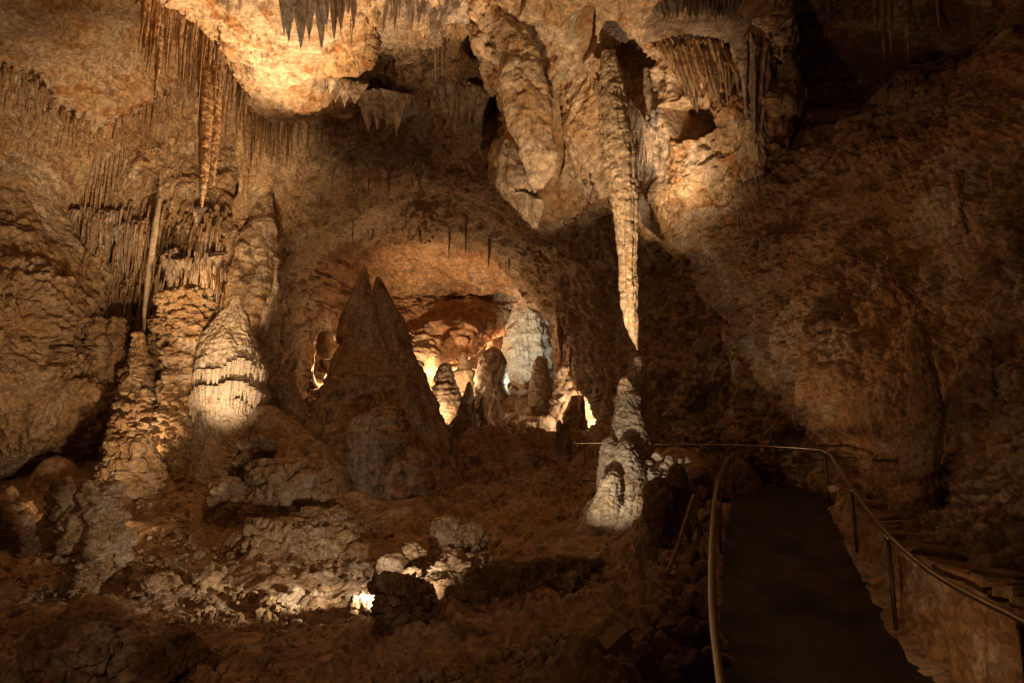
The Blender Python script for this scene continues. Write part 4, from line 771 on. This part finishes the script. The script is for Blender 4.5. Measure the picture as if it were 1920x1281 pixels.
# --- pale pair by the path ---------------------------------------------------------------------
pair_d = lambda: mixd(lambda P: 0.016 * ridged(P * np.array([1, 1, 2.5], f32), 0.5, 3), ca(0.085, 2, 0.55), rk(0.06, 0.5))
Yp = 15.0
for pts, Y, lb in [
  ([(1195, 669, 2), (1195, 674, 6), (1195, 690, 9), (1194, 697, 8), (1195, 706, 15), (1198, 712, 14), (1200, 735, 19), (1201, 739, 17), (1202, 760, 20), (1203, 765, 17), (1203, 790, 20), (1204, 796, 17), (1205, 830, 20), (1208, 880, 14), (1208, 930, 18)], 15.5, "tallest pale stalagmite of the group, knobbly, its tip just under the great spear"),
  ([(1173, 706, 2), (1173, 712, 8), (1174, 730, 13), (1173, 734, 13), (1176, 748, 18), (1176, 753, 17), (1179, 790, 26), (1183, 830, 33), (1185, 860, 34), (1186, 900, 34), (1186, 950, 44)], Yp, "thick pale stalagmite standing in front of the tallest one"),
  ([(1142, 819, 2), (1142, 826, 7), (1141, 850, 12), (1141, 880, 15), (1141, 905, 17), (1141, 945, 22)], 14.7, "small pale stalagmite at the left of the group by the path"),
  ([(1173, 825, 3), (1173, 830, 10), (1174, 850, 18), (1178, 880, 23), (1180, 900, 25), (1182, 940, 34)], 14.4, "rounded pale stalagmite, front centre of the group by the path"),
  ([(1151, 882, 3), (1149, 888, 9), (1143, 905, 17), (1140, 930, 21), (1138, 960, 30)], 14.0, "low lumpy pale stalagmite at the front foot of the group"),
  ([(1199, 930, 2), (1199, 935, 6), (1198, 948, 10), (1196, 980, 16)], 13.3, "tiny warm lit knob right of two at the foot of the group"),
  ([(1182, 932, 2), (1181, 937, 6), (1180, 950, 10), (1178, 985, 16)], 13.4, "tiny warm lit knob left of two at the foot of the group")]:
    st = lathe("stalagmite", pts, Y, M_calc, pair_d(), sm=1, wav=0.01, ell=0.1); tag(st, lb, "stalagmite")
st = lathe("flowstone_hump", [(1178, 885, 14), (1178, 905, 38), (1174, 935, 56), (1168, 975, 84), (1160, 1040, 125)], 14.6, M_coral, mixd(rk(0.1, 0.8), pp(0.03, 0.1)), ell=0.15); tag(st, "flowstone hump carrying the pale group of stalagmites by the path", "flowstone")

# dark rocks left of the path
for nm, pts, Y, m, d, lb in [
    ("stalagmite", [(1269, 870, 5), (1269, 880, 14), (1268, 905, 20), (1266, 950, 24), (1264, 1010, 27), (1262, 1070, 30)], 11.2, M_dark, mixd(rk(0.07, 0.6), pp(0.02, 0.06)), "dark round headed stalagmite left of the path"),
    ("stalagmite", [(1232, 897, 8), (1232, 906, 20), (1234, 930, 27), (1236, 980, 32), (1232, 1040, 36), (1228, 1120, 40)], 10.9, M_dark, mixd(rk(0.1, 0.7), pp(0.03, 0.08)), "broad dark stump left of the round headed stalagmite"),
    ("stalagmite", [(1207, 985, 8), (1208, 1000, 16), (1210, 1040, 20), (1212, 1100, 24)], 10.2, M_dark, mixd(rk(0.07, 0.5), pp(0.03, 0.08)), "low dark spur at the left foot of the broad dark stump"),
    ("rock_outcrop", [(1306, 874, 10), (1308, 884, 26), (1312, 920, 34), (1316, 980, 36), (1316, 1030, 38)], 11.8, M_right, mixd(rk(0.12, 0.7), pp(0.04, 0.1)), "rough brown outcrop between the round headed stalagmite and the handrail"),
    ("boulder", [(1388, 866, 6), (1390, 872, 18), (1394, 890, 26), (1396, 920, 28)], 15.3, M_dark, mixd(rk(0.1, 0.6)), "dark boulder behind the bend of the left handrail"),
    ("stalagmite", [(1718, 611, 4), (1718, 618, 13), (1720, 640, 20), (1724, 668, 22), (1728, 676, 20), (1732, 705, 24), (1735, 735, 26), (1733, 790, 29), (1726, 860, 33), (1714, 940, 38), (1700, 1030, 42)], 9.7, M_right, mixd(rk(0.05, 0.7), pp(0.02, 0.06)), "smooth brown round topped stalagmite on the right wall"),
    ("stalagmite", [(1623, 657, 2), (1623, 662, 5), (1624, 680, 6), (1626, 700, 12)], 12.2, M_right, rk(0.02, 0.2), "tiny brown stub left of the smooth round topped stalagmite"),
    ("rock_ridge", [(1845, 632, 8), (1842, 645, 22), (1836, 690, 36), (1832, 760, 52)], 9.6, M_right, mixd(rk(0.1, 0.6), pp(0.05, 0.12)), "rough brown ridge right of the smooth round topped stalagmite")]:
    st = lathe(nm, pts, Y, m, d, ell=0.15); tag(st, lb, {"rock_outcrop": "rock", "rock_ridge": "rock"}.get(nm, nm))

# --- stones ---------------------------------------------------------------------------------
def stone(name, c, size, mat, seed, label, group=None, cat="stone", flat=1.0, ang=0.35, parent=None):
    r = np.random.RandomState(seed); nv, nu = 26, 34
    v = np.linspace(0.02, math.pi - 0.02, nv)[:, None]; u = np.linspace(0, 2 * math.pi, nu, endpoint=False)[None]
    D = np.stack([np.sin(v) * np.cos(u), np.sin(v) * np.sin(u), np.cos(v) + 0 * u], -1)
    R = np.full((nv, nu), 1e9)
    for k in range(15):                                    # cut by random planes: an angular stone
        n = r.normal(size=3); n /= np.linalg.norm(n); R = np.minimum(R, r.uniform(0.55, 0.95) / np.clip(D @ n, 0.05, 9))
    R = np.minimum(R, 1.25); P = D * R[..., None]; P += D * (0.12 * perlin(P * 2.2 + seed) + 0.07 * perlin(P * 5 + seed) + 0.03 * perlin(P * 12 + seed))[..., None]
    sx = size * r.uniform(0.8, 1.25); P = P * np.array([sx, size * r.uniform(0.7, 1.0), size * flat * r.uniform(0.7, 1.0)])
    a = r.uniform(0, 6.28); ca, sa = math.cos(a), math.sin(a); P = P @ np.array([[ca, sa, 0], [-sa, ca, 0], [0, 0, 1]])
    t = r.uniform(-ang, ang); ct, s_ = math.cos(t), math.sin(t); P = P @ np.array([[ct, 0, s_], [0, 1, 0], [-s_, 0, ct]])
    vv = np.concatenate([P.reshape(-1, 3), P[0].mean(0)[None], P[-1].mean(0)[None]]); i = np.arange(nu); j = (i + 1) % nu
    tr = np.concatenate([np.stack([i * 0 + nv * nu, i, j], 1), np.stack([i * 0 + nv * nu + 1, (nv - 1) * nu + j, (nv - 1) * nu + i], 1)])
    o = mesh_obj(name, vv, gridq(nv, nu, True), mat, parent, tr); o.location = c
    if parent is None: tag(o, label, cat, group)
    return o
M_pale = rock("pale_rubble", (0.60, 0.54, 0.46), (0.50, 0.42, 0.33), (0.42, 0.31, 0.2), 0.6, 0.5, 14.0, speck=0.1, bd=0.02)
M_slab = rock("brown_slab", (0.40, 0.26, 0.13), (0.33, 0.21, 0.11), (0.28, 0.17, 0.09), 0.5, 0.6, 18.0, speck=0.05, bd=0.02)
r_ = random.Random(5)
for k, (x, y, s, lb) in enumerate([(1235, 858, 12, "largest white block, top left of the pale stone pile"), (1259, 864, 13, "grey white leaning block in the middle of the pale stone pile"), (1247, 875, 10, "slanted grey slab wedged in the pale stone pile"), (1222, 883, 13, "yellowish flat block low on the left of the pale stone pile"),
        (1278, 864, 9, "warm white stone at the right end of the pale stone pile"), (1289, 862, 7, "last small stone on the right of the pale stone pile"), (1216, 868, 8, "brown stone on the upper left of the pale stone pile"), (1256, 888, 9, "tan stone low in the middle of the pale stone pile"),
        (1236, 884, 9, "grey stone low in the pale stone pile"), (1225, 897, 11, "shaded stone under the pale stone pile on the left"), (1246, 898, 11, "shaded stone under the pale stone pile on the right"), (1270, 878, 9, "cream stone beside the round headed stalagmite")]):
    stone("rubble_stone", V(x, y, 14.2), s * 14.2 / F, M_pale, 100 + k, lb, "pale stone pile beside the path")
gx = [(1322, 925, 15), (1335, 948, 14), (1318, 965, 16), (1332, 990, 15), (1310, 1005, 14), (1327, 1030, 17), (1302, 1045, 15), (1320, 1068, 18), (1292, 1080, 16), (1330, 1100, 18), (1300, 1112, 20), (1272, 1105, 12), (1318, 1145, 28), (1280, 1140, 22), (1252, 1132, 16), (1325, 1195, 30), (1288, 1185, 24), (1255, 1175, 20),
      (1300, 1250, 42), (1240, 1215, 22), (1262, 1262, 24), (1210, 1250, 22), (1235, 1165, 13), (1345, 1235, 22), (1222, 1195, 14), (1200, 1215, 14)]
for k, (x, y, s) in enumerate(gx):
    Y = float(np.interp(y, [900, 1000, 1100, 1200, 1281], [11.0, 8.6, 7.1, 6.0, 5.3]))
    Y = Y - 0.05 * (x < 1260)
    big = "huge tan boulder at the bottom edge beside the left handrail" if s == 42 else None
    stone("rubble_stone", V(x, y, Y), s * Y / F * 1.15, M_floor if k % 3 else M_dark, 200 + k, big or ("large " if s > 19 else "small " if s < 15 else "") + "brown stone in the rubble bank left of the path, " + str(k + 1) + ("th" if 3 < k + 1 < 21 else {1: "st", 2: "nd", 3: "rd"}.get((k + 1) % 10, "th")) + " from far end", "brown rubble bank along the left edge of the path" if not big else None)
SEEN = {}; LM = [(748, 1130, 'the dark flat topped stump'), (612, 1180, 'the brighter egg shaped boulder'), (540, 930, 'the largest coral block'), (165, 1000, 'the top heavy pillar'), (880, 1080, 'the bristly hump'), (865, 1010, 'the two rock pinnacles'), (1150, 1210, 'the floodlight box'), (1175, 950, 'the pale stalagmite group'), (150, 1230, 'the corner coral heap'), (372, 1110, 'the clump in the sandy hollow'), (1060, 1090, 'the wide black coral bank'), (930, 880, 'the gully behind'), (305, 1240, 'the dim heap at the bottom')]
scat = [(640, 1040), (690, 1075), (860, 1150), (905, 1190), (1010, 1150), (1135, 1035), (1120, 1085), (450, 1180), (520, 1215), (620, 1225), (390, 1165), (240, 1180), (700, 1215), (840, 1210), (970, 1235), (470, 1040), (350, 1040), (300, 1010), (90, 1080), (730, 1010), (930, 1020), (1060, 985), (1100, 1000), (1010, 940), (960, 900), (900, 935), (1080, 930), (660, 1120), (580, 1190), (760, 1230), (1040, 1190), (1170, 1090), (560, 1165), (430, 1085), (250, 1050), (30, 1150), (60, 1230), (890, 860), (940, 830), (1000, 860), (960, 800), (870, 820)]
for k, (x, y) in enumerate(scat):
    Y = float(floor_d(x, y)) * 0.985; s = r_.uniform(5, 13)
    lx, ly, ln_ = min(LM, key=lambda q: (q[0] - x) ** 2 + 2.5 * (q[1] - y) ** 2)
    lb = ("dark" if k % 2 else "tan") + " loose stone on the cave floor " + (("left of " if x < lx else "right of ") if abs(x - lx) > 1.2 * abs(y - ly) else ("behind " if y < ly else "in front of ")) + ln_
    SEEN[lb] = SEEN.get(lb, 0) + 1
    if SEEN[lb] > 1: lb = lb.replace("loose stone", ["", "", "smaller loose stone", "third loose stone", "fourth loose stone"][min(SEEN[lb], 4)])
    stone("rubble_stone", V(x, y, Y), s * Y / F, M_dark if k % 2 else M_floor, 300 + k, lb, "loose stones scattered over the cave floor", flat=0.8)
stone("flat_stone", V(1842, 718, 9.6), 0.17, M_slab, 411, "flat pale stone lying on the right wall right of the smooth stalagmite", flat=0.3)

# gravel and broken coral bedded over the whole floor: nobody could count it
def gravel():
    r = np.random.RandomState(3); ph = (1 + 5 ** .5) / 2
    ico = np.array([(-1, ph, 0), (1, ph, 0), (-1, -ph, 0), (1, -ph, 0), (0, -1, ph), (0, 1, ph), (0, -1, -ph), (0, 1, -ph), (ph, 0, -1), (ph, 0, 1), (-ph, 0, -1), (-ph, 0, 1)]) / 1.9
    fc = np.array([(0, 11, 5), (0, 5, 1), (0, 1, 7), (0, 7, 10), (0, 10, 11), (1, 5, 9), (5, 11, 4), (11, 10, 2), (10, 7, 6), (7, 1, 8), (3, 9, 4), (3, 4, 2), (3, 2, 6), (3, 6, 8), (3, 8, 9), (4, 9, 5), (2, 4, 11), (6, 2, 10), (8, 6, 7), (9, 8, 1)])
    vs, ts = [], []; k = 0
    while k < 5200:
        px, py = r.uniform(-60, 1330), r.uniform(860, 1300)
        if px > 1240 and py < 900: continue
        q = perlin(np.array([[px / 60, py / 30, 8.8]]))[0] + 0.5 * perlin(np.array([[px / 18, py / 9, 3.3]]))[0]
        if q < r.uniform(-0.35, 0.45): continue
        Y = surfY(px, py)
        if Y > 60: k += 1; continue
        s = (0.018 + 0.05 * r.rand() ** 3) * (0.75 + Y / 16); c = at(px, py, Y) + [0, 0.3 * s, 0.0]
        R = np.linalg.qr(r.normal(size=(3, 3)))[0]; P = (ico * r.uniform(0.65, 1.25, (12, 1))) @ R * s * r.uniform(0.6, 1.4, 3)
        ts.append(fc + len(vs) * 12); vs.append(P + c); k += 1
    tag(mesh_obj("gravel", np.concatenate(vs), np.zeros((0, 4)), M_coral, None, np.concatenate(ts), smooth=False), "gravel and broken coral littering the cave floor", "gravel", kind="stuff")
gravel()

# --- path, handrails, low stone wall -----------------------------------------------------------
Zt = lambda Y: float(np.interp(Y, [2, 4, 5, 7.2, 10, 12.9, 17, 20], [-2.32, -2.15, -2.03, -1.70, -1.28, -0.80, -0.56, -0.5]))
XL = lambda Y: float(np.interp(Y, [2, 3.7, 5, 7, 9.8, 14, 16, 20], [0.95, 1.06, 1.38, 1.95, 2.86, 4.35, 4.2, 1.0]))
XR = lambda Y: float(np.interp(Y, [2, 4.9, 6.4, 7.2, 10, 12.9, 15, 17.6, 19, 20], [3.3, 3.45, 3.62, 3.82, 4.82, 5.85, 6.6, 6.9, 6.2, 5.0]))
ys = np.linspace(2, 19.6, 240); us = np.linspace(0, 1, 24)
PV = np.array([[(XL(y) + (XR(y) - XL(y)) * u, y, Zt(y)) for u in us] for y in ys]); PV[..., 2] += 0.02 * perlin(PV * 1.5) + 0.008 * perlin(PV * 7)
for c_, w_ in ((0, 1), (1, .6), (-1, 1), (-2, .6)): PV[:, c_, 0] += w_ * (0.07 * perlin(PV[:, c_] * 1.3 + 4) + 0.05 * perlin(PV[:, c_] * 5))
M_asph = plain("asphalt_path", (0.032, 0.025, 0.021), 0.55, nscale=45, nbump=0.6, var=0.5)
_N, _L = M_asph.node_tree.nodes, M_asph.node_tree.links; _b = _N["Principled BSDF"]
_g = _N.new("ShaderNodeNewGeometry"); _n = _N.new("ShaderNodeTexNoise"); _n.inputs["Scale"].default_value = 1.6; _n.inputs["Detail"].default_value = 7; _L.new(_g.outputs["Position"], _n.inputs["Vector"])
_r = _N.new("ShaderNodeMapRange"); _r.inputs[1].default_value = 0.42; _r.inputs[2].default_value = 0.62; _r.inputs[3].default_value = 0.34; _r.inputs[4].default_value = 0.85
_L.new(_n.outputs[0], _r.inputs[0]); _L.new(_r.outputs[0], _b.inputs["Roughness"])                # damp and dry patches
tag(mesh_obj("path", PV, gridq(240, 24), M_asph), kind="structure")
for side_, nm in ((1, "gravel_verge"), (0, "dirt_verge")):
    yv = np.linspace(2.2, 13.0, 700); uv = np.linspace(0, 1, 16)
    xe = np.array([XR(y) if side_ else XL(y) for y in yv]); ze = np.array([Zt(y) for y in yv])
    U = uv[None]; sgn = 1 if side_ else -1
    X = xe[:, None] + sgn * (U * 0.42 - 0.12); VP = np.stack([X, yv[:, None] + 0 * U, ze[:, None] + 0 * U], -1)
    hgt = 0.10 * np.clip(U * 1.3 - 0.1, 0, 1) + 0.05 * fbm(VP, 0.5, 4) + 0.5 * cauli(VP, 0.09, 2) * np.clip(0.5 + perlin(VP * 2.2), 0, 1)
    VP[..., 2] += hgt * np.clip(U * 5, 0, 1) - 0.03 * (U < 0.08) - 0.02
    tag(mesh_obj(nm, VP, gridq(700, 16), M_floor), kind="structure")
M_steel = plain("steel_rail", (0.42, 0.36, 0.30), 0.33, 1.0, 12, 0.05)
M_post = plain("painted_post", (0.10, 0.075, 0.055), 0.5, 0.6, 12, 0.1)
def tube(name, pts, r, mat, parent=None, n=10, sm=2):
    p = smooth_pts(pts, sm); p = np.array(p, float); t = np.gradient(p, axis=0); t /= np.linalg.norm(t, axis=1)[:, None] + 1e-9
    up = np.array([0, 0, 1.0]); a = np.cross(t, up); bad = np.linalg.norm(a, axis=1) < 0.2; a[bad] = [1, 0, 0]; a /= np.linalg.norm(a, axis=1)[:, None]; b = np.cross(a, t)
    th = np.linspace(0, 2 * math.pi, n, endpoint=False)
    P = p[:, None] + r * (np.cos(th)[None, :, None] * a[:, None] + np.sin(th)[None, :, None] * b[:, None])
    v = np.concatenate([P.reshape(-1, 3), p[:1], p[-1:]]); m = len(p); i = np.arange(n); j = (i + 1) % n
    tr = np.concatenate([np.stack([i * 0 + m * n, j, i], 1), np.stack([i * 0 + m * n + 1, (m - 1) * n + i, (m - 1) * n + j], 1)])
    return mesh_obj(name, v, gridq(m, n, True), mat, parent, tr)
def handrail(label, pts, posts, drop=1.03):
    root = empty("handrail", V(*pts[len(pts) // 2])); tag(root, label, "handrail"); o0 = np.array(root.location)
    W_ = [np.array(V(*p)) for p in pts]; tube("rail", [w - o0 for w in W_], 0.024, M_steel, root, 12, 2)
    for px, py, Y in posts:
        w = np.array(V(px, py, Y)) - o0
        tube("post", [w, w - [0, 0, drop * 0.5], w - [0, 0, drop + 0.1]], 0.021, M_post, root, 10, 0)
        tube("rail_clamp", [w + [0, 0, 0.0], w - [0, 0, 0.06]], 0.031, M_steel, root, 12, 0)
        tube("base_flange", [w - [0, 0, drop - 0.03], w - [0, 0, drop + 0.01]], 0.055, M_post, root, 12, 0)
    return root
handrail("steel handrail crossing behind the path and running down beside the stone wall",
    [(1076, 832, 33), (1150, 832, 26.5), (1230, 834, 21.5), (1290, 834, 19.6), (1355, 834, 18.4), (1450, 838, 16.6), (1530, 843, 14), (1548, 846, 13.1), (1560, 856, 12.4), (1597, 918, 9.9), (1664, 1003, 7.25), (1708, 1043, 6.6), (1757, 1082, 6.0), (1850, 1132, 5.3), (1915, 1162, 4.9), (2010, 1225, 4.3)],
    [(1078, 832, 33), (1095, 832, 31.5), (1120, 832, 29), (1150, 832, 26.5), (1230, 834, 21.5), (1283, 834, 19.8), (1355, 834, 18.4), (1453, 838, 16.6), (1547, 846, 13.1), (1597, 918, 9.9), (1664, 1003, 7.25), (1913, 1162, 4.92)])
handrail("steel handrail along the left side of the path, rising from the bottom edge",
    [(1372, 1420, 3.0), (1350, 1281, 3.65), (1334, 1150, 4.8), (1333, 1050, 6.1), (1337, 960, 8.0), (1345, 900, 10.0), (1357, 872, 12.0), (1374, 849, 14.3), (1400, 842, 15.6)],
    [(1352, 1290, 3.6), (1334, 1010, 6.9), (1345, 900, 10.0), (1374, 849, 14.3)])
tube_o = tube("hose", [np.array(V(*p)) for p in [(1222, 860, 14.3), (1212, 868, 14.2), (1208, 885, 14.0), (1212, 900, 13.8), (1220, 912, 13.6)]], 0.03, M_post); tag(tube_o, "dark curved cable behind the pale group of stalagmites", "cable")
lg = tube("wooden_pole", [np.array(V(*p)) for p in [(1300, 930, 10.6), (1284, 980, 9.6), (1270, 1030, 8.9), (1250, 1075, 8.3)]], 0.028, M_slab); tag(lg, "thin brown pole leaning across the rubble left of the path", "pole")
sd = tube("support_bar", [np.array(V(*p)) for p in [(1283, 836, 19.7), (1262, 846, 19.2), (1240, 852, 18.8)]], 0.02, M_post); tag(sd, "slanting thin bar beside the far handrail post", "bar")
for q in range(2):
    tb = tube("support_bar", [np.array(V(*p)) for p in ([(1088, 824, 33), (1118, 816, 33), (1128, 806, 33), (1140, 805, 33)] if q else [(1076, 832, 33), (1082, 824, 33.2), (1100, 821, 33.2)])], 0.03, M_steel, None, 8, 0); tag(tb, "bent end of the handrail climbing in the distance" if q else "short stub at the far end of the handrail", "rail")

wall = empty("stone_wall", (4.6, 8.0, -1.6)); tag(wall, "low dry stone wall with slab coping along the right side of the path", "stone wall")
wo = np.array(wall.location)
wy = np.linspace(3.2, 12.9, 420); Hh = lambda y: np.interp(y, [3.2, 5.2, 6.6, 7.6, 10, 12, 12.9], [1.05, 1.0, 0.80, 0.70, 0.50, 0.36, 0.30])
XW = lambda y: np.interp(y, [2, 4.9, 6.4, 7.2, 10, 12.9], [3.5, 3.62, 3.80, 4.0, 4.98, 5.98]); ZP = lambda y: np.interp(y, [2, 4, 5, 7.2, 10, 12.9, 17], [-2.32, -2.15, -2.03, -1.70, -1.28, -0.80, -0.56])
vv = np.linspace(0, 1, 110); YY, VV = np.meshgrid(wy, vv, indexing='ij')
H = Hh(YY); X0 = XW(YY); Z0 = ZP(YY) - 0.1
FP = np.stack([X0 + 0.10 * VV, YY, Z0 + VV * (H + 0.1)], -1)
sc = np.stack([FP[..., 1] * 1.5, FP[..., 2] * 0.75, 0 * VV], -1); sc += 0.08 * np.stack([perlin(FP * 3), perlin(FP * 3 + 9), 0 * VV], -1)
w1 = worley(sc, 0.30); hh = np.clip(0.8 - w1, 0, 0.35) / 0.35
FP[..., 0] -= 0.10 * hh * (0.7 + 0.6 * perlin(sc * 2.5)) + 0.025 * fbm(FP, 0.15, 4) + 0.05 * perlin(FP / 0.5)
top = np.stack([X0[:, -1] + 0.42, wy, (Z0 + H + 0.04)[:, -1]], -1); bk = np.stack([X0[:, -1] + 0.45, wy, Z0[:, -1]], -1)
FP = np.concatenate([FP, top[:, None], bk[:, None]], 1)
mesh_obj("masonry", FP - wo, gridq(FP.shape[0], FP.shape[1]), M_slab, wall)
y = 3.3; k = 0
rr = random.Random(9)
while y < 12.9:
    ln = rr.choice([0.14, 0.2, 0.3, 0.5]) * rr.uniform(0.8, 1.2); zz = float(ZP(y) + Hh(y)) - 0.03 + rr.uniform(-0.02, 0.04)
    nx = 9; a = rr.uniform(0.30, 0.58); vs = []
    th_ = rr.uniform(0.06, 0.13)
    pts2 = [(rr.uniform(-0.04, 0.0), 0), (0.0 + rr.uniform(-0.05, 0.0), ln * 0.5), (rr.uniform(-0.04, 0.0), ln), (a * 0.5, ln + rr.uniform(0, 0.03)), (a, ln * rr.uniform(0.7, 1)), (a + rr.uniform(0, 0.05), ln * 0.5), (a, ln * rr.uniform(0, .3)), (a * .5, -rr.uniform(0, 0.03))]
    tilt = rr.uniform(-0.14, 0.12); m = len(pts2)
    for zt, ins in ((0, 0.0), (th_ * .15, -0.006), (th_ * .8, -0.004), (th_, 0.012)):
        for (qx, qy) in pts2:
            cx_, cy_ = a / 2, ln / 2; f = 1 - ins / 0.15
            vs.append((cx_ + (qx - cx_) * f, cy_ + (qy - cy_) * f, zt + tilt * (qx - cx_) + rr.uniform(-0.004, 0.004)))
    vs.append((a / 2, ln / 2, th_)); vs.append((a / 2, ln / 2, 0))
    base = np.array([float(XW(y)) - 0.02, y, zz]) - wo
    i = np.arange(m); j = (i + 1) % m; q4 = np.concatenate([np.stack([t * m + i, t * m + j, (t + 1) * m + j, (t + 1) * m + i], 1) for t in range(3)])
    tr = np.concatenate([np.stack([3 * m + i, 3 * m + j, i * 0 + 4 * m], 1), np.stack([j, i, i * 0 + 4 * m + 1], 1)])
    o = mesh_obj("coping_stone", vs, q4, M_slab, wall, tr, smooth=False); o.location = base; o.rotation_euler = (rr.uniform(-.06, .06), 0, -math.atan2(float(XW(y + .5) - XW(y)), .5) + rr.uniform(-.12, .12))
    y += ln * 0.93; k += 1

# --- lamp box ---------------------------------------------------------------------------------
def box(name, c, s, rot, mat, parent, bev=0.012):
    import bmesh
    bm = bmesh.new(); bmesh.ops.create_cube(bm, size=1.0)
    for v in bm.verts: v.co = Vector((v.co.x * s[0], v.co.y * s[1], v.co.z * s[2]))
    bmesh.ops.bevel(bm, geom=list(bm.edges), offset=bev, segments=2, affect='EDGES')
    me = bpy.data.meshes.new(name); bm.to_mesh(me); bm.free(); me.materials.append(mat)
    o = bpy.data.objects.new(name, me); COL.objects.link(o); o.location = c; o.rotation_euler = rot; o.parent = parent
    return o
M_boxm = plain("lamp_housing", (0.42, 0.31, 0.20), 0.6, 0.1, 40, 0.15)
Yb = 6.2; lb_ = empty("floodlight", V(1150, 1208, Yb)); tag(lb_, "tilted brown floodlight box on the ground left of the path, seen from behind", "floodlight")
lb_.rotation_euler = (math.radians(20), math.radians(-36), math.radians(12))
box("housing", (0, 0, 0), (0.30, 0.15, 0.135), (0, 0, 0), M_boxm, lb_)
box("rear_cover", (0.0, 0.0, 0.072), (0.315, 0.165, 0.012), (0, 0, 0), M_boxm, lb_, 0.004)
box("bracket", (0.0, -0.02, -0.10), (0.26, 0.05, 0.02), (0, 0, 0), M_post, lb_, 0.004)
for sx in (-1, 1): box("bracket_arm", (sx * 0.135, -0.02, -0.085), (0.012, 0.05, 0.08), (0, 0, 0), M_post, lb_, 0.003)
cb = tube("power_cable", [np.array(V(*p)) for p in [(1170, 1190, 6.25), (1185, 1180, 6.4), (1205, 1172, 6.6), (1235, 1168, 6.6), (1250, 1150, 6.8)]], 0.010, M_post); tag(cb, "thin dark cable running from the floodlight box to the rubble", "cable")
